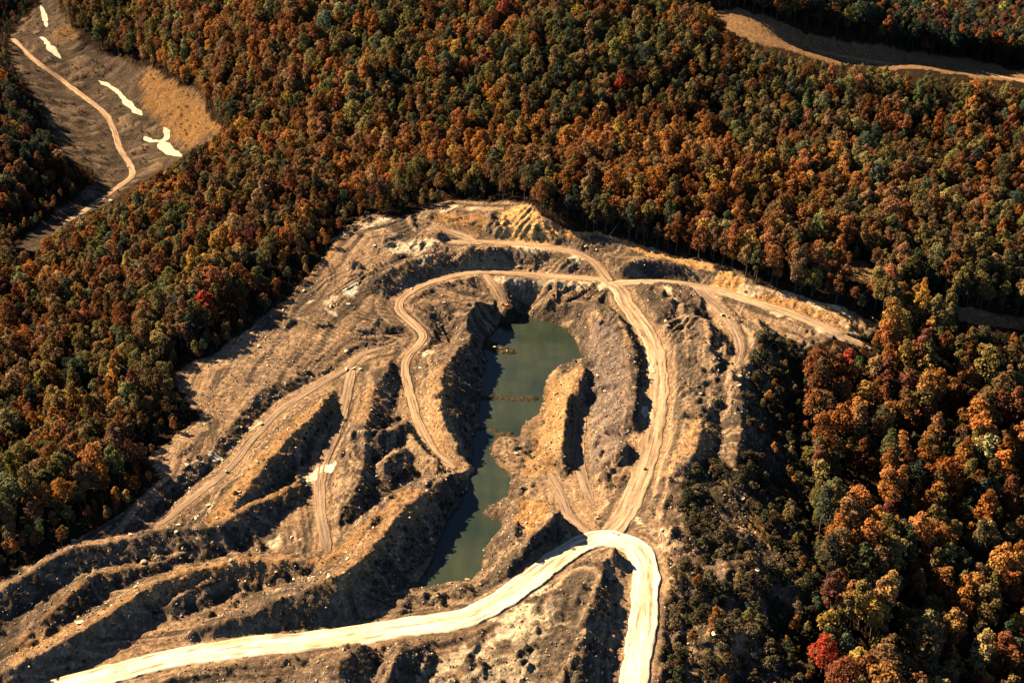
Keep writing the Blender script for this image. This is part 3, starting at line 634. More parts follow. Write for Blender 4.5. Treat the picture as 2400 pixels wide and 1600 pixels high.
tag(ground, 'brown and grey spoil ridges of a strip mine cut into wooded hills', 'terrain', kind='structure')

pm = bmesh.new(); pv = [pm.verts.new((x, y, WL)) for x, y, _ in np.array([p for p in A([(880,1420,WL),(1250,1420,WL),(1250,1110,WL),(1420,850,WL),(1400,690,WL),(1080,690,WL),(1040,1000,WL)])])]
pm.faces.new(pv); pme = bpy.data.meshes.new('pond'); pm.to_mesh(pme); pm.free(); pme.materials.append(M_WATER)
pond = bpy.data.objects.new('pond', pme); coll.objects.link(pond)
tag(pond, 'murky green pond in the pit between dark spoil ridges', 'pond', kind='structure')

LABELS = ['narrow tan road winding down the valley at upper left', 'far tan road along the ridge at upper right', 'short tan track below the bright orange cut',
          'tan track along the upper bench of the mine', 'long tan track curving round the lower bench and left of the pond', 'short tan track dropping towards the pond head',
          'grey clay track past the piles right of the haul road', 'thin grey track beside the dark ditch on the left', 'grey clay track down the hollow between the left ridges',
          'grey track in the hollow right of the pond ridge', 'short grey track joining the hairpin from the pond side', 'tan haul road curving down right of the pond',
          'pale tan road leaving the mine towards the right wood', 'bright white haul road with a hairpin bend']
for k, (name, P, width, mat, lift) in enumerate(ROADS):
    d = np.gradient(P[:, :2], axis=0); d /= np.linalg.norm(d, axis=1)[:, None] + 1e-9
    nrm = np.stack([-d[:, 1], d[:, 0]], 1); s_ = np.concatenate([[0], np.cumsum(np.linalg.norm(np.diff(P[:, :2], axis=0), axis=1))])
    nc = 15; us = np.linspace(0, 1, nc)
    wl_ = width * .5 * (1 + (.10 if mat == 'white' else .17) * fbm(s_, s_ * 0 + k, 6, 4, k, .65)); wr_ = width * .5 * (1 + (.10 if mat == 'white' else .17) * fbm(s_, s_ * 0 + k + 40, 6, 4, k + 3, .65))
    taper = np.ones(len(s_))
    if k in (2, 5, 6, 7, 8, 9, 10, 4, 12): taper = np.minimum(1, .55 + s_ / 10) * np.minimum(1, .35 + (s_[-1] - s_) / 9)
    V, UV = [], []
    for i in range(len(P)):
        for u in us:
            off = (-wl_[i] if u < .5 else wr_[i]) * abs(u - .5) * 2 * taper[i]
            x, y = P[i, 0] - nrm[i, 0] * off, P[i, 1] - nrm[i, 1] * off
            V.append((x, y, u)); UV.append((u, s_[i]))
    V = np.array(V); gz = ground_z(V[:, 0], V[:, 1]); u = V[:, 2]
    crown = lift + .05 * np.sin(u * math.pi * 6 + .4) * (np.abs(u - .5) < .42)
    if mat == 'white': crown = crown + .30 * np.exp(-((np.abs(u - .5) - .44) / .03) ** 2)
    edge = np.abs(u - .5) > .49
    pz = np.repeat(P[:, 2], nc)
    zz = np.where(edge, gz - .35, np.maximum(gz, gz * .4 + pz * .6) + crown)
    V[:, 2] = zz
    F = [(i * nc + j, i * nc + j + 1, (i + 1) * nc + j + 1, (i + 1) * nc + j) for i in range(len(P) - 1) for j in range(nc - 1)]
    o = link_mesh(name, V, F, M_ROAD[mat], None, True)
    uvl = o.data.uv_layers.new(name='UVMap'); li = np.empty(len(o.data.loops), np.int32); o.data.loops.foreach_get('vertex_index', li)
    UV = np.array(UV); uvl.data.foreach_set('uv', (UV[li] + np.array([k * 3.7, k * 91.0])).ravel().astype(np.float32))
    tag(o, LABELS[k], 'road', kind='structure')

# ------------------------------------------------------------------ pale silt flats
def drape(px, py):
    z = 0.0
    for _ in range(12):
        x, y, _z = at(px, py, z); z = .5 * z + .5 * float(ground_z(x, y))
    return at(px, py, z)
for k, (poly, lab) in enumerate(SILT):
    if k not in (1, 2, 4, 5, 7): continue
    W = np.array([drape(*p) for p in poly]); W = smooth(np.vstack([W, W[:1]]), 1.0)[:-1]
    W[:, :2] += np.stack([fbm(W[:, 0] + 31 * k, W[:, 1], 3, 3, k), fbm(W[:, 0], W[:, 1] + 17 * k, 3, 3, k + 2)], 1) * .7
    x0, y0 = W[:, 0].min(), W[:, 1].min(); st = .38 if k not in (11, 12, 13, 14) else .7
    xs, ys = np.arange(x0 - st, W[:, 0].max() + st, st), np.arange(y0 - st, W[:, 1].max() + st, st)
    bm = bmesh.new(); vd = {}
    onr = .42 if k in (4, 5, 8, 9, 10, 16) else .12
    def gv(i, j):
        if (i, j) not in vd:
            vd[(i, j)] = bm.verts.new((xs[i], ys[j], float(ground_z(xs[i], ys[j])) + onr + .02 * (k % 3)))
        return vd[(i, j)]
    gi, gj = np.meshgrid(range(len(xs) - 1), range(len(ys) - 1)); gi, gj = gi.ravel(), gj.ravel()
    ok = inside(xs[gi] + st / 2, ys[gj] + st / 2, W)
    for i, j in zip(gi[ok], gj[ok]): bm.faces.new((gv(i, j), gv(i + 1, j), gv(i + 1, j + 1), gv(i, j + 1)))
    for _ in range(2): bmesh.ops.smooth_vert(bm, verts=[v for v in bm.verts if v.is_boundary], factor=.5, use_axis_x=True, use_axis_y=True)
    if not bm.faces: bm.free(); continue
    me = bpy.data.meshes.new('silt_flat'); bm.to_mesh(me); bm.free(); me.materials.append(M_SILT_GLINT)
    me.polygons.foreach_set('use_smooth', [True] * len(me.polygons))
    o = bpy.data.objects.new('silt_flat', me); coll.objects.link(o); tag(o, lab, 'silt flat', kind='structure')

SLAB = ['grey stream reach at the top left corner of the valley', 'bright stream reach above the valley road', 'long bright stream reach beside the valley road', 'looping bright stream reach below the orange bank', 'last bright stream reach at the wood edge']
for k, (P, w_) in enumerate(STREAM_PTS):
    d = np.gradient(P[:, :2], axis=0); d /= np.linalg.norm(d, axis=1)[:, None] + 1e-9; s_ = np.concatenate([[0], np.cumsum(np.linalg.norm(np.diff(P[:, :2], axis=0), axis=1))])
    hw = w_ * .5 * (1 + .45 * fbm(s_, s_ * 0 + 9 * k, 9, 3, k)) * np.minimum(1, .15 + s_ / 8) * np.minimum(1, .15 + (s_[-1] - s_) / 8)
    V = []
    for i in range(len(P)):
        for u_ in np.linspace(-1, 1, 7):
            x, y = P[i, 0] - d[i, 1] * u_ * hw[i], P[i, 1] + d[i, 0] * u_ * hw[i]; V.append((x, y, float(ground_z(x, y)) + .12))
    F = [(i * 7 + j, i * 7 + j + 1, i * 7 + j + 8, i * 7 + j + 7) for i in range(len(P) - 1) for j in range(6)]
    tag(link_mesh('stream', V, F, M_SILT_GLINT, None, True), SLAB[k], 'stream', kind='structure')  # pale colour carries the stream's glint as well as its silt
# ------------------------------------------------------------------ trees
def set_shade(me, per_vert):
    c = me.color_attributes.new('shade', 'FLOAT_COLOR', 'POINT')
    c.data.foreach_set('color', np.concatenate([per_vert, np.ones((len(per_vert), 1))], 1).ravel().astype(np.float32))
def crown_data(seed, H, R, base, nl, leaves, size, lean=0.0, squat=1.0):
    r = np.random.default_rng(seed)
    cz, hz = H * (1 + base) / 2, H * (1 - base) / 2
    L = []
    for i in range(nl):
        a = r.random() * 2 * math.pi; zz = -0.75 + 1.5 * (i + r.random()) / nl
        rad = math.sqrt(max(0, 1 - zz * zz)) * (.42 + .4 * r.random()) * (1 - .34 * zz)
        L.append((math.cos(a) * rad * R + lean * zz, math.sin(a) * rad * R, cz + zz * hz * .86, R * (.27 + .26 * r.random()) * (1 - .2 * zz)))
    L.append((lean * .8, 0, cz + hz * .74, R * .30)); L.append((0, 0, cz - hz * .1, R * .55))
    L = np.array(L); V, C = [], []
    per = leaves // len(L)
    for li, (x, y, z, lr) in enumerate(L):
        d = r.normal(size=(per, 3)); d[:, 2] += .35; d /= np.linalg.norm(d, axis=1)[:, None]
        p = np.array([x, y, z]) + d * lr * (.72 + .4 * r.random((per, 1))) * np.array([1, 1, squat])
        dd = np.linalg.norm(p[:, None] - L[None, :, :3], axis=2) / L[None, :, 3]; dd[:, li] = 9
        keep = dd.min(1) > .72; p, d = p[keep], d[keep]; n = len(p)
        nn = d + r.normal(size=(n, 3)) * .55 + np.array([0, 0, .25]); nn /= np.linalg.norm(nn, axis=1)[:, None]
        t = np.cross(nn, r.normal(size=(n, 3))); t /= np.linalg.norm(t, axis=1)[:, None]; b = np.cross(nn, t)
        s_ = size * (.6 + .8 * r.random((n, 1))); asp = .6 + .4 * r.random((n, 1))
        q4 = np.stack([p - t * s_, p - b * s_ * asp + nn * s_ * .15, p + t * s_, p + b * s_ * asp + nn * s_ * .15], 1)
        V.append(q4.reshape(-1, 3))
        sh = (.82 + .36 * r.random()) * (.72 + .56 * r.random((n, 1))) * np.array([1, 1, 1]) * (1 + r.normal(size=(n, 3)) * .06)
        C.append(np.repeat(sh, 4, 0))
    V, C = np.concatenate(V), np.concatenate(C)
    return V, np.arange(len(V)).reshape(-1, 4), C
def tube(pts, rad, seg=6):
    V, F = [], []; pts = np.asarray(pts, float)
    for i, p in enumerate(pts):
        t = pts[min(i + 1, len(pts) - 1)] - pts[max(i - 1, 0)]; t /= np.linalg.norm(t)
        a = np.cross(t, [0.3, 1, 0.1]); a /= np.linalg.norm(a); b = np.cross(t, a)
        for k in range(seg):
            w = 2 * math.pi * k / seg; V.append(p + (a * math.cos(w) + b * math.sin(w)) * rad[i])
    for i in range(len(pts) - 1):
        for k in range(seg):
            F.append((i * seg + k, i * seg + (k + 1) % seg, (i + 1) * seg + (k + 1) % seg, (i + 1) * seg + k))
    F.append(tuple(range(seg))[::-1]); F.append(tuple((len(pts) - 1) * seg + k for k in range(seg)))
    return V, F
def trunk_data(seed, H, R, base):
    r = np.random.default_rng(seed + 99); V, F = [], []
    def add(p, rr, seg):
        v, f = tube(p, rr, seg); n = len(V); V.extend(v); F.extend([tuple(i + n for i in q) for q in f])
    add([(0, 0, -1.2), (0, 0, .3), (.15, .1, H * .3), (.1, -.1, H * .6), (0, 0, H * .86)], [.42, .34, .26, .16, .05], 7)
    for i in range(6):
        a = i * 1.05 + r.random(); z0 = H * (base * .9 + .3 * r.random()); l = R * (.6 + .3 * r.random())
        add([(0, 0, z0), (math.cos(a) * l * .5, math.sin(a) * l * .5, z0 + l * .45), (math.cos(a) * l, math.sin(a) * l, z0 + l * .7)], [.13, .09, .03], 5)
    return V, F
SHAPES = [  # seed, height, crown radius, crown base, lobes, leaves, leaf size, lean, squat
    (1, 15.5, 3.7, .28, 12, 1400, .33, 0, 1.05), (2, 17.5, 3.3, .24, 13, 1400, .33, .6, 1.1), (3, 14, 4.1, .32, 11, 1400, .33, -.5, .95),
    (4, 18.5, 2.7, .22, 12, 1200, .33, 0, 1.25), (5, 15, 3.4, .26, 9, 1200, .33, .8, 1.1), (6, 10.5, 2.6, .22, 8, 800, .30, 0, 1.05),
    (7, 17, 4.3, .34, 15, 1600, .34, .4, 1.0), (8, 15, 3.2, .26, 8, 420, .30, 0, 1.1)]
def mk(name, V, F, mats, C=None, mi=None):
    me = bpy.data.meshes.new(name); me.from_pydata([tuple(v) for v in V], [], [tuple(int(i) for i in f) for f in F]); me.update()
    for m in mats: me.materials.append(m)
    if C is not None: set_shade(me, C)
    if mi is not None: me.polygons.foreach_set('material_index', mi)
    return me
CROWN, TRUNK, WHOLE = [], [], []
for sh in SHAPES:
    cv, cf, cc = crown_data(*sh); tv, tf = trunk_data(sh[0], sh[1], sh[2], sh[3])
    CROWN.append(mk('crown', cv, cf, [M_LEAF], cc)); TRUNK.append(mk('trunk', tv, tf, [M_BARK]))
    V = list(cv) + list(tv); F = [tuple(f) for f in cf] + [tuple(i + len(cv) for i in f) for f in tf]
    WHOLE.append(mk('whole_tree', V, F, [M_LEAF, M_BARK], np.concatenate([cc, np.ones((len(tv), 3))]), np.array([0] * len(cf) + [1] * len(tf), np.int32)))

COLOURS = {'rust red': (.215, .092, .034), 'orange': (.370, .150, .040), 'golden': (.35, .200, .048), 'olive': (.185, .142, .050), 'green': (.108, .112, .048),
           'dark green': (.056, .072, .044), 'brown': (.190, .112, .050), 'scarlet': (.46, .070, .036), 'maroon': (.135, .058, .036), 'tan': (.265, .168, .072)}
CN = list(COLOURS)
sp = 5.3
TX, TY = [], []
r = np.random.default_rng(21)
for j, yy in enumerate(np.arange(285, 1330, sp * .866)):
    half = (yy * CP + 140) * .36 * 1.18 + 34
    xs = np.arange(-half - 20, half, sp) + (sp / 2 if j % 2 else 0)
    TX.append(xs + r.uniform(-1, 1, len(xs)) * sp * .36); TY.append(np.full(len(xs), yy) + r.uniform(-1, 1, len(xs)) * sp * .36)
TX, TY = np.concatenate(TX), np.concatenate(TY)
TZ = ground_z(TX, TY)
n = len(TX)
shape = r.choice(8, n, p=[.17, .17, .11, .17, .14, .08, .09, .07])
HT = np.array([s_[1] for s_ in SHAPES])[shape]; RT = np.array([s_[2] for s_ in SHAPES])[shape]
scl = r.uniform(.62, 1.28, n) * (1 + .26 * ((seen(TX, TY, TZ)[0] > 1850) & (seen(TX, TY, TZ)[1] > 780))) * (1 + .12 * fbm(TX, TY, 60, 2, 4))
bx, by, dp = seen(TX, TY, TZ)
ok = np.ones(n, bool)
for frac, dxm in ((0.02, 0), (.55, 0), (.92, 0), (.65, -.75), (.65, .75), (.35, .7), (.35, -.7)):
    qx, qy, _ = seen(TX + RT * scl * dxm, TY, TZ + HT * scl * frac)
    for poly in CLEAR: ok &= ~inside(qx, qy, poly)
for fr in (.5, .9):
    ln = fr * HT * scl / math.tan(SUN_EL); ux_, uy_ = -SUN_AZ[0] / _n, -SUN_AZ[1] / _n
    qx, qy, _ = seen(TX + ux_ * ln, TY + uy_ * ln, TZ); 
    if fr < .6: ok &= ~inside(qx, qy, MINE)
    for poly in (VALLEY, CUTR): ok &= ~inside(qx, qy, poly)
for fr in (.2, .45, .7, .95, 1.2):
    ln = fr * HT * scl / math.tan(SUN_EL); qx, qy, _ = seen(TX + ux_ * ln, TY + uy_ * ln, TZ)
    for poly in (GLADE1, GLADE2): ok &= ~inside(qx, qy, poly)
# small trees get a second chance along the edges
bad = ~ok & (r.random(n) < .85)
shape[bad] = 5; HT[bad] = 10.5; RT[bad] = 2.6; scl[bad] = r.uniform(.5, .8, bad.sum())
ok2 = bad.copy()
for frac, dxm in ((0.02, 0), (.55, 0), (.95, 0), (.65, -.6), (.65, .6)):
    qx, qy, _ = seen(TX + RT * scl * dxm, TY, TZ + HT * scl * frac)
    for poly in CLEAR: ok2 &= ~inside(qx, qy, poly)
ok |= ok2
sap = inside(bx, by, BRUSH) & (((bx > 1745) & (by > 790)) | (by > 1330)) & (r.random(n) < .30 + .4 * (bx > 1800)) & (by < 1640)
sap &= bil(gx, gy, ROADD, TX, TY) > 4
shape[sap] = 5; HT[sap] = 10.5; RT[sap] = 2.6; scl[sap] = r.uniform(.3, .75, sap.sum()); ok |= sap
ok &= ~((bx > 1880) & (by > 850) & (r.random(n) < .34 + .3 * fbm(TX, TY, 22, 2, 13)))
TX, TY, TZ, shape, HT, RT, scl, bx, by, dp = [a[ok] for a in (TX, TY, TZ, shape, HT, RT, scl, bx, by, dp)]
n = len(TX)
# colour of each tree: patches of oak, maple, hickory and pine, plus painted shade and haze
g1, g2, u = fbm(TX, TY, 70, 3, 2), fbm(TX, TY, 34, 3, 6), r.random(n)
hot = (((bx > 1880) & (bx < 2160) & (by > 800) & (by < 1330)) | ((bx > 1300) & (bx < 1700) & (by > 280) & (by < 520))) * 1.0
green = .37 - .14 * hot + .42 * g1 + .08 * (by < 330) + .15 * ((bx > 1700) & (by < 800)) - .10 * ((bx < 1000) & (by > 500)) - .06 * ((bx > 1900) & (by > 800))  # far wood leans to olive, standing in for haze
ci = np.zeros(n, int)
dark = ((bx > 1850) & (by < 140)) | ((bx < 130) & (by < 420))  # shaded hillsides: the shade is put into darker leaf colours
for i in range(n):
    v = u[i]
    if dark[i] and r.random() < .75: ci[i] = CN.index('dark green' if r.random() < .7 else 'maroon'); continue
    if v < green[i]:
        w = r.random(); ci[i] = CN.index('olive' if w < .60 else 'green' if w < .85 else 'dark green')
    else:
        w = .75 * r.random() + .12 + .42 * g2[i] + .12 * hot[i]
        ci[i] = CN.index('brown' if w < .32 else 'rust red' if w < .66 else 'orange' if w < .83 else 'tan' if w < .90 else 'golden' if w < .97 else 'maroon' if w < 1.03 else 'orange')
# the single scarlet trees and other ones that stand out
def nearest(px, py):
    zc = TZ + HT * scl * .7; qx, qy, dq = seen(TX, TY, zc); d2 = (qx - px) ** 2 + (qy - py) ** 2
    return int(np.argmin(np.where(d2 < 38 ** 2, dq - 12 * RT * scl, 1e5 + d2)))
SPECIAL = {}
for px, py, cname, lab in [(1975, 835, 'scarlet', 'bright scarlet tree standing out above the right wood'), (1960, 880, 'orange', None), (1990, 900, 'orange', None), (1935, 900, 'rust red', None), (2010, 870, 'orange', None), (1950, 930, 'orange', None), (2060, 1010, 'orange', None), (2210, 1000, 'orange', None), (2230, 960, 'orange', None), (2190, 1050, 'orange', None), (2020, 1180, 'orange', None), (1990, 1130, 'orange', None), (2240, 1080, 'rust red', None), (1880, 1500, 'scarlet', 'scarlet tree at the bottom edge of the right wood'),
                      (1180, 1, 'scarlet', None), (1425, 180, 'scarlet', 'small scarlet tree in the far wood behind the mine'), (445, 665, 'scarlet', 'small scarlet tree in the left wood'),
                      (1800, 1500, 'green', 'round bright green tree at the lower edge of the scrubby bank'), (1250, 350, 'olive', 'broad yellow green tree above the bright orange cut'),
                      (925, 1020, 'rust red', None), (515, 450, 'golden', 'golden tree in the wood below the valley clearing'), (400, 130, 'orange', None),
                      (1800, 595, 'rust red', 'large rust red tree at the wood edge above the exit road'), (1930, 735, 'orange', 'orange tree at the lower side of the exit road'),
                      (2020, 1230, 'orange', 'tall orange tree deep in the right wood'), (1995, 1390, 'golden', 'tall yellow green tree in the lower right wood')]:
    i = nearest(px, py); ci[i] = CN.index(cname)
    if lab: SPECIAL[i] = lab
tint = np.array([COLOURS[c] for c in CN])[ci] * np.exp(r.normal(size=(n, 1)) * .27 + .22 * fbm(TX, TY, 45, 2, 8)[:, None]) * (1 + r.normal(size=(n, 3)) * .07)
tint = np.clip(tint, .008, .46)
rotz = r.uniform(0, 2 * math.pi, n)
# which trees show largest from the photographer's seat
qx, qy, dpt = seen(TX, TY, TZ + HT * scl * .66)
buf = np.full((341, 512), -1, int)
k_ = 512 / 2352
for i in np.argsort(-dpt):
    rx = RT[i] * scl[i] * FPX / dpt[i] * k_; ry = HT[i] * scl[i] * .34 * FPX / dpt[i] * k_
    a0, a1, b0, b1 = int(qx[i] * k_ - rx), int(qx[i] * k_ + rx) + 1, int(qy[i] * k_ - ry), int(qy[i] * k_ + ry) + 1
    if a1 <= 0 or b1 <= 0 or a0 >= 512 or b0 >= 341: continue
    a0, b0, a1, b1 = max(a0, 0), max(b0, 0), min(a1, 512), min(b1, 341)
    yy, xx = np.mgrid[b0:b1, a0:a1]
    m = ((xx - qx[i] * k_) / rx) ** 2 + ((yy - qy[i] * k_) / ry) ** 2 <= 1
    buf[b0:b1, a0:a1][m] = i
cnt = np.bincount(buf[buf >= 0], minlength=n)
order = list(np.argsort(-cnt)[:300])
for i in SPECIAL:
    if i not in order and cnt[i] > 0: order[-1 - list(SPECIAL).index(i)] = i
order = list(dict.fromkeys(order))
def region(px, py):
    if px > 1650 and py > 1340: return 'in the lower right wood'
    if px > 1650 and py > 1100: return 'in the right wood beside the hairpin'
    if px > 1650 and py > 900: return 'in the right wood beside the scrubby bank'
    if px > 1650 and py > 740: return 'in the right wood below the exit road'
    if px > 1650: return 'in the wood above the exit road'
    if py > 1100: return 'in the dark lower left wood'
    if px < 620 and py > 850: return 'in the left wood beside the smooth tan slope'
    if px < 620 and py > 600: return 'in the left wood beside the benches'
    if px < 900: return 'in the wood below the valley clearing'
    return 'in the wood behind the orange cut'
names, bucket = {}, {}
for i in order:
    if i in SPECIAL: continue
    size = 'tall' if HT[i] * scl[i] > 18.5 else 'small' if HT[i] * scl[i] < 13.5 else 'broad' if RT[i] * scl[i] > 4.8 else 'mid-sized'
    names[i] = (size, CN[ci[i]], region(qx[i], qy[i])); bucket.setdefault(names[i], []).append(i)
ORD = ['first', 'second', 'third', 'fourth', 'fifth', 'sixth', 'seventh', 'eighth', 'ninth', 'tenth', 'eleventh', 'twelfth', 'thirteenth', 'fourteenth']
labels = dict(SPECIAL)
for (size, cname, reg), L in bucket.items():
    L.sort(key=lambda i: qx[i])
    for a, i in enumerate(L):
        labels[i] = f'{size} {cname} tree {reg}' + ('' if len(L) == 1 else f', {ORD[min(a, 13)]} from left')
for i in order:
    e = bpy.data.objects.new('broadleaf_tree', None); coll.objects.link(e); e.empty_display_size = 1
    e.location = (TX[i], TY[i], TZ[i]); e.rotation_euler = (0, 0, rotz[i]); e.scale = (scl[i],) * 3
    tag(e, labels[i], 'tree', 'autumn trees in the woods round the mine')
    c = bpy.data.objects.new('crown', CROWN[shape[i]]); c.parent = e; coll.objects.link(c); c['tint'] = [float(v) for v in tint[i]] + [1.0]
    t = bpy.data.objects.new('trunk', TRUNK[shape[i]]); t.parent = e; coll.objects.link(t)
rest = np.ones(n, bool); rest[order] = False

def scatter(name, meshes, pos, rot, scale, idx, tint, label, category, kind='stuff'):
    """one object whose points each carry a copy of one of the meshes"""
    src = bpy.data.collections.new(name + '_kinds'); objs = []
    for k, m in enumerate(meshes):
        o = bpy.data.objects.new(f'{name}_kind_{k:02d}', m); src.objects.link(o); objs.append(o)
    me = bpy.data.meshes.new(name); me.vertices.add(len(pos)); me.vertices.foreach_set('co', np.asarray(pos, np.float32).ravel())
    def attr(nm, ty, data, field_):
        a = me.attributes.new(nm, ty, 'POINT'); a.data.foreach_set(field_, np.ascontiguousarray(data).ravel())
    attr('rot', 'FLOAT_VECTOR', rot.astype(np.float32), 'vector'); attr('scl', 'FLOAT_VECTOR', scale.astype(np.float32), 'vector')
    attr('kind_index', 'INT', idx.astype(np.int32), 'value')
    attr('tint', 'FLOAT_COLOR', np.concatenate([tint, np.ones((len(tint), 1))], 1).astype(np.float32), 'color')
    me.update()
    for m in meshes[0].materials: me.materials.append(m)
    ob = bpy.data.objects.new(name, me); coll.objects.link(ob)
    ng = bpy.data.node_groups.new(name, 'GeometryNodeTree')
    ng.interface.new_socket('Geometry', in_out='INPUT', socket_type='NodeSocketGeometry'); ng.interface.new_socket('Geometry', in_out='OUTPUT', socket_type='NodeSocketGeometry')
    gi, go = ng.nodes.new('NodeGroupInput'), ng.nodes.new('NodeGroupOutput')
    ci_ = ng.nodes.new('GeometryNodeCollectionInfo'); ci_.inputs['Collection'].default_value = src; ci_.inputs['Separate Children'].default_value = True; ci_.inputs['Reset Children'].default_value = True
    ip = ng.nodes.new('GeometryNodeInstanceOnPoints'); ip.inputs['Pick Instance'].default_value = True
    def na(nm, ty):
        q = ng.nodes.new('GeometryNodeInputNamedAttribute'); q.data_type = ty; q.inputs[0].default_value = nm
        return [s_ for s_ in q.outputs if s_.enabled and s_.name == 'Attribute'][0]
    e2r = ng.nodes.new('FunctionNodeEulerToRotation')
    L = ng.links.new
    L(gi.outputs[0], ip.inputs['Points']); L(ci_.outputs[0], ip.inputs['Instance']); L(na('kind_index', 'INT'), ip.inputs['Instance Index'])
    L(na('rot', 'FLOAT_VECTOR'), e2r.inputs[0]); L(e2r.outputs[0], ip.inputs['Rotation']); L(na('scl', 'FLOAT_VECTOR'), ip.inputs['Scale'])
    L(ip.outputs[0], go.inputs[0])
    md = ob.modifiers.new('scatter', 'NODES'); md.node_group = ng
    return tag(ob, label, category, kind=kind)
z0 = np.zeros(rest.sum())
scatter('forest', WHOLE, np.stack([TX, TY, TZ], 1)[rest], np.stack([z0, z0, rotz[rest]], 1), np.repeat(scl[rest, None], 3, 1), shape[rest], tint[rest],
        'dense mixed autumn forest in rust, orange, olive and green', 'forest')

# ------------------------------------------------------------------ scrub on the banks
bv, bf, bc = crown_data(31, 1.6, 1.3, .05, 6, 260, .17); b2 = crown_data(32, 2.4, 1.3, .05, 7, 300, .17)
BUSH = [mk('bush', bv, bf, [M_LEAF], bc), mk('bush', *b2[:2], [M_LEAF], b2[2])]
m_ = 52000
sx, sy = r.uniform(-175, 200, m_), r.uniform(305, 720, m_)
vx = r.uniform(-400, -130, 9000); vy = r.uniform(700, 1150, 9000); sx, sy = np.concatenate([sx, vx]), np.concatenate([sy, vy]); m_ = len(sx)
sz = ground_z(sx, sy); px, py, _ = seen(sx, sy, sz); inv = inside(px, py, VALLEY)
lee = bil(gx, gy, gxx * SUN_AZ[0] + gyy * SUN_AZ[1], sx, sy) > .25
rd = bil(gx, gy, ROADD, sx, sy); pdist = bil(gx, gy, POND_SD, sx, sy); stp = bil(gx, gy, steep, sx, sy)
inb, inm = inside(px, py, BRUSH), inside(px, py, MINE)
nz = fbm(sx, sy, 14, 3, 3)
keep = (rd > 1.5) & (pdist > .5) & ((inb & (nz > -.42) & (r.random(m_) < .62)) | (inm & ~inb & (stp > .5) & lee & (nz > -.25) & (r.random(m_) < .6)))
edge_clear = ~inm & ~inv & (sy < 720) & (r.random(m_) < .12)
keep |= inv & (rd > 1.5) & (nz > -.1) & (r.random(m_) < .45)
keep |= edge_clear
sx, sy, sz, inb = sx[keep], sy[keep], sz[keep], inb[keep]; k2 = len(sx)
bt = np.array([(.075, .066, .034), (.09, .070, .038), (.055, .062, .032), (.11, .08, .042), (.12, .10, .052)])[r.integers(0, 5, k2)] * (1 + r.normal(size=(k2, 1)) * .2)
bs = np.where(inb, .5 + 1.9 * r.random(k2) ** 2, r.uniform(.3, .75, k2))
scatter('undergrowth', BUSH, np.stack([sx, sy, sz - .1], 1), np.stack([0 * sx, 0 * sx, r.uniform(0, 6.28, k2)], 1), np.stack([bs, bs, bs * r.uniform(.7, 1.1, k2)], 1),
        r.integers(0, 2, k2), np.clip(bt, .01, .3), 'low dark scrub on the banks and slopes right of the white road', 'undergrowth')

# ------------------------------------------------------------------ stone
def rock_mesh(seed, sub=1):
    bm = bmesh.new(); bmesh.ops.create_icosphere(bm, subdivisions=sub, radius=1.0); rr = np.random.default_rng(seed)
    cuts = rr.normal(size=(7, 3)); cuts /= np.linalg.norm(cuts, axis=1)[:, None]; off = rr.uniform(.38, .7, 7)
    for v in bm.verts:
        p = np.array(v.co)
        for c, o_ in zip(cuts, off):
            e = p @ c - o_
            if e > 0: p = p - c * e
        v.co = p * np.array([1.1, .85, .75]) * (1 + rr.normal() * .03)
    me = bpy.data.meshes.new('rock'); bm.to_mesh(me); bm.free(); me.materials.append(M_STONE); return me
ROCK = [rock_mesh(s_, 2) for s_ in range(5)]
ROCKLO = [rock_mesh(s_ + 20, 1) for s_ in range(4)]
m_ = 150000
sx, sy = r.uniform(-175, 175, m_), r.uniform(305, 715, m_)
sz = ground_z(sx, sy); px, py, _ = seen(sx, sy, sz)
rd, pdist, stp = bil(gx, gy, ROADD, sx, sy), bil(gx, gy, POND_SD, sx, sy), bil(gx, gy, steep, sx, sy)
nz = fbm(sx, sy, 16, 3, 12)
keep = inside(px, py, MINE) & (rd > .8) & (pdist > -.3) & (r.random(m_) < (.10 + .5 * sstep(.25, .6, stp) + .35 * sstep(0, .5, nz)) * .8)
sx, sy, sz = sx[keep], sy[keep], sz[keep]; k2 = len(sx)
s_ = .14 + .46 * r.random(k2) ** 2.6; pale = r.random((k2, 1))
rt = np.where(pale < .58, np.array([.17, .135, .105]), np.where(pale < .80, np.array([.34, .25, .17]), np.array([.66, .53, .36]))) * (1 + r.normal(size=(k2, 1)) * .2)
scatter('rubble', ROCKLO, np.stack([sx, sy, sz + s_ * .15], 1), r.uniform(-.6, 6.0, (k2, 3)) * np.array([.12, .12, 1]), np.repeat(s_[:, None], 3, 1) * r.uniform(.8, 1.3, (k2, 3)),
        r.integers(0, 4, k2), np.clip(rt, .03, .7), 'loose broken shale and sandstone strewn over the spoil', 'rubble')

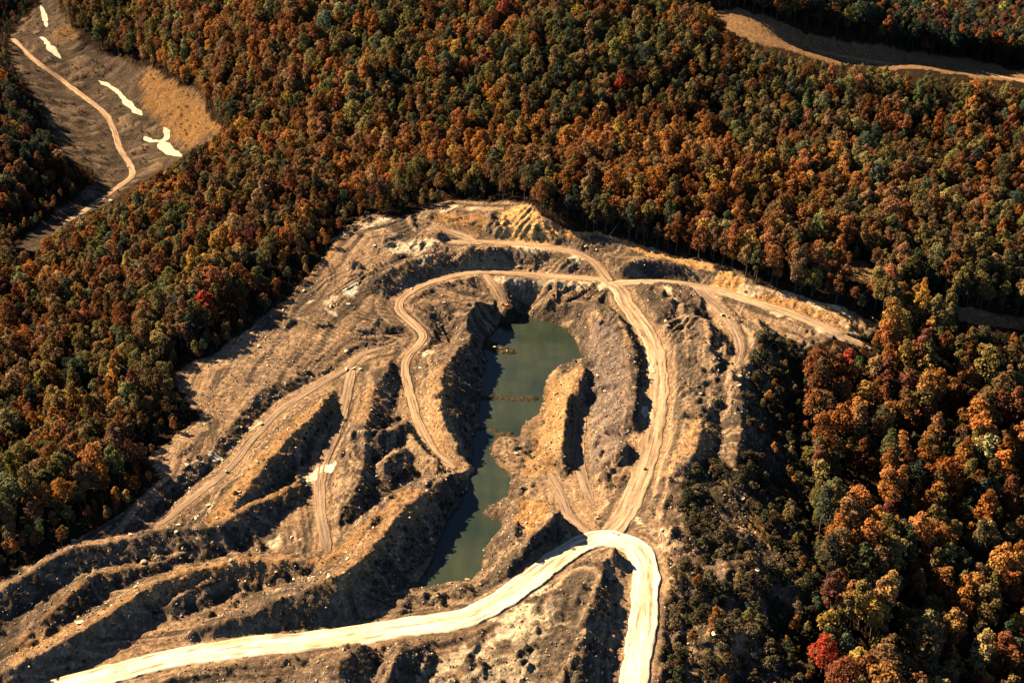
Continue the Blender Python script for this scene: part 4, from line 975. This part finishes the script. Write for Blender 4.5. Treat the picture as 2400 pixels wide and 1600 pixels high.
BOULDERS = [(430,1068,1.6,'pale','beside the diagonal ditch'),(465,1062,1.2,'pale','beside the diagonal ditch'),(300,1228,1.1,'pale','on the lower left spoil crest'),
 (330,1292,2.0,'tan','on the second lower left spoil crest'),(312,1347,1.1,'pale','on the tan flat between the lower left crests'),(185,1430,1.8,'pale','in the hollow between the lower left crests'),
 (65,1530,1.2,'pale','on the crest at the bottom left corner'),(170,1242,1.3,'pale','on the left wood edge strip'),(405,1222,1.2,'pale','on the left wood edge strip'),(410,1205,1.0,'pale','on the left wood edge strip'),
 (480,1160,1.3,'pale','below the end of the diagonal track'),(500,1190,1.2,'pale','below the end of the diagonal track'),(450,1190,1.1,'pale','below the end of the diagonal track'),(520,1085,1.0,'pale','below the end of the diagonal track'),
 (600,975,.9,'pale','on the orange crest of the left ridge'),(655,960,1.1,'pale','on the orange crest of the left ridge'),(612,1030,1.1,'pale','on the orange crest of the left ridge'),(590,1060,.9,'pale','on the orange crest of the left ridge'),(550,1130,.9,'pale','on the orange crest of the left ridge'),
 (700,1118,1.1,'pale','beside the silt puddle between the left ridges'),(555,980,.9,'pale','on the smooth tan slope'),(575,985,1.0,'pale','on the smooth tan slope'),(548,1015,.9,'pale','on the smooth tan slope'),(595,797,1.4,'pale','on the smooth tan slope'),
 (795,850,1.3,'pale','at the head of the hollow track'),(812,848,1.2,'pale','at the head of the hollow track'),(828,848,1.3,'pale','at the head of the hollow track'),(770,815,1.2,'tan','left of the head of the hollow track'),(795,808,1.5,'pale','left of the head of the hollow track'),
 (965,845,1.1,'pale','on the ridge left of the pond'),(958,870,.9,'pale','on the ridge left of the pond'),(985,900,.9,'pale','on the ridge left of the pond'),(980,940,1.0,'pale','on the ridge left of the pond'),(990,830,1.0,'pale','on the ridge left of the pond'),
 (1135,797,1.0,'pale','on the rocky spit in the pond'),(1150,800,.9,'tan','on the rocky spit in the pond'),(1165,806,.8,'pale','on the rocky spit in the pond'),
 (1275,905,.9,'pale','on the orange ridge right of the pond'),(1282,935,1.0,'pale','on the orange ridge right of the pond'),(1290,1000,.9,'pale','on the orange ridge right of the pond'),(1262,1030,1.0,'pale','on the orange ridge right of the pond'),
 (1185,1042,1.4,'pale','on the low shore at the pond narrows'),(1372,862,1.0,'pale','on the grey slope right of the pond'),(1390,900,1.2,'pale','on the grey slope right of the pond'),(1400,905,1.0,'pale','on the grey slope right of the pond'),(1345,752,.9,'pale','on the grey slope right of the pond'),
 (1470,795,1.0,'pale','above the dark bank beside the haul road'),(1395,1075,1.0,'tan','on the foot of the grey slope'),(1480,1078,1.2,'tan','beside the lower haul road'),
 (1220,1180,1.0,'pale','on the round orange mound'),(1210,1200,.9,'pale','on the round orange mound'),(1190,1250,1.1,'pale','on the round orange mound'),(1100,1202,1.1,'pale','on the shore left of the orange mound'),(1110,1210,.9,'tan','on the shore left of the orange mound'),(1075,1332,1.3,'tan','at the foot of the pond'),
 (990,1238,1.1,'pale','on the left shore of the lower pond'),(995,1262,.9,'tan','on the left shore of the lower pond'),(800,1283,1.3,'pale','in the stony fan between the left ridges'),(755,1325,1.2,'pale','on the main ridge above the white road'),(720,1325,1.0,'pale','on the main ridge above the white road'),(675,1330,1.1,'pale','on the main ridge above the white road'),
 (670,1235,1.2,'pale','in the stony fan between the left ridges'),(690,1240,1.0,'pale','in the stony fan between the left ridges'),(530,1288,1.2,'pale','on the third lower left spoil crest'),(445,1330,.9,'pale','on the third lower left spoil crest'),(955,1505,1.3,'tan','on the bank below the white road'),
 (1370,1190,1.5,'pale','in the gusset above the hairpin'),(1512,1103,1.3,'pale','on the bank right of the haul road'),(1520,1218,1.2,'pale','right of the hairpin'),(1530,1230,1.0,'pale','right of the hairpin'),(1705,1145,1.6,'tan','on the scrubby bank'),(1720,1150,1.4,'tan','on the scrubby bank'),
 (1715,1390,1.7,'pale','on the lower scrubby bank'),(1740,1310,1.5,'pale','on the lower scrubby bank'),(1735,1405,1.4,'pale','on the lower scrubby bank'),(1640,1455,1.7,'pale','on the stony knoll in the lower scrub'),(1660,1475,1.9,'pale','on the stony knoll in the lower scrub'),(1690,1460,1.4,'tan','on the stony knoll in the lower scrub'),(1730,1505,1.8,'tan','on the stony knoll in the lower scrub'),
 (1660,725,1.3,'pale','beside the grey track right of the haul road'),(1672,730,1.0,'pale','beside the grey track right of the haul road'),(1530,738,1.3,'pale','between the haul road and the small piles'),(1535,750,1.2,'pale','between the haul road and the small piles'),(1700,865,1.3,'pale','on the rim above the scrubby bank'),(1698,885,1.1,'pale','on the rim above the scrubby bank'),(1690,840,1.0,'pale','on the rim above the scrubby bank'),(1680,835,1.0,'tan','on the rim above the scrubby bank'),
 (1650,850,.9,'pale','on the short ridges right of the haul road'),(1610,905,1.0,'pale','on the short ridges right of the haul road'),(1580,915,1.0,'tan','on the short ridges right of the haul road'),(1460,603,1.8,'pale','on the upper bench above the junction'),(1500,580,1.6,'pale','below the orange strip at the far wood'),(1345,567,1.4,'pale','below the orange strip at the far wood'),(1370,575,1.2,'pale','below the orange strip at the far wood'),
 (1165,703,1.1,'red','at the end of the short track above the pond'),(1152,698,.9,'pale','at the end of the short track above the pond'),(945,665,.9,'pale','beside the curve of the lower bench track'),(930,660,.9,'pale','beside the curve of the lower bench track'),(1015,680,1.0,'pale','in the crook of the lower bench track'),(1020,695,1.0,'pale','in the crook of the lower bench track'),
 (860,565,1.3,'pale','on the upper left bench'),(800,620,1.1,'pale','on the upper left bench'),(698,668,1.3,'pale','at the left wood edge on the bench'),(740,595,1.2,'pale','at the left wood edge on the bench'),(650,712,1.2,'pale','at the left wood edge on the bench'),(800,700,1.3,'pale','on the left bench below the silt patch'),(760,705,1.5,'pale','on the left bench below the silt patch'),(775,700,1.3,'pale','on the left bench below the silt patch'),
 (295,385,1.0,'pale','beside the valley road bend'),(255,462,1.5,'pale','beside the valley road end'),(215,448,1.4,'pale','beside the valley road end')]
TINTS = {'pale': (.66, .52, .34), 'tan': (.42, .30, .19), 'red': (.62, .17, .07)}
byplace = {}
for b in BOULDERS: byplace.setdefault((b[3], b[4]), []).append(b)
for L in byplace.values(): L.sort(key=lambda b: b[0])
for k, b in enumerate(BOULDERS):
    px, py, s_, c, place = b; s_ *= .78; x, y, z = drape(px, py)
    o = bpy.data.objects.new('boulder', ROCK[k % 5]); coll.objects.link(o)
    o.location = (x, y, float(ground_z(x, y)) + s_ * .22 + (.3 if float(bil(gx, gy, ROADD, np.array(x), np.array(y))) < .5 else 0)); o.scale = (s_ * r.uniform(.9, 1.2), s_ * r.uniform(.8, 1.1), s_ * r.uniform(.6, .95)); o.rotation_euler = (r.uniform(-.3, .3), r.uniform(-.3, .3), r.uniform(0, 6.28))
    o['tint'] = [float(v) for v in np.array(TINTS[c]) * r.uniform(.88, 1.12)] + [1.0]
    L = byplace[(c, place)]; nm = {'pale': 'pale sandstone', 'tan': 'tan sandstone', 'red': 'rust red'}[c]
    tag(o, f'{nm} boulder {place}' + ('' if len(L) == 1 else f', {ORD[L.index(b)]} from the left'), 'boulder', 'boulders lying on the spoil')

# ------------------------------------------------------------------ felled trunks on the scrubby bank
for (a, b, rad, lab) in [((1775, 909), (1812, 893), .34, 'bleached felled trunk on the scrubby bank, lower of two'), ((1772, 881), (1800, 867), .28, 'bleached felled trunk on the scrubby bank, upper of two'),
                         ((1398, 548), (1420, 520), .25, 'pale leaning trunk at the far wood edge above the orange strip')]:
    p, q_ = np.array(drape(*a)), np.array(drape(*b)); p[2] += 1.1; q_[2] = float(ground_z(q_[0], q_[1])) + 1.3
    t = np.linspace(0, 1, 6)[:, None]; pts = p + (q_ - p) * t; pts[:, 2] += np.sin(t[:, 0] * 3.1) * .12
    v, f = tube(pts, [rad * (1 - .5 * w) for w in t[:, 0]], 8)
    v2, f2 = tube([pts[3], pts[3] + np.array([.5, .9, .7]), pts[3] + np.array([.9, 1.5, 1.2])], [rad * .4, rad * .25, rad * .1], 6); n0 = len(v)
    o = link_mesh('fallen_log', v + v2, f + [tuple(i + n0 for i in w) for w in f2], M_LOG, None, True)
    tag(o, lab, 'log', 'felled trunks')
print('trees', n, 'rocks', k2, 'ground verts', X.size)
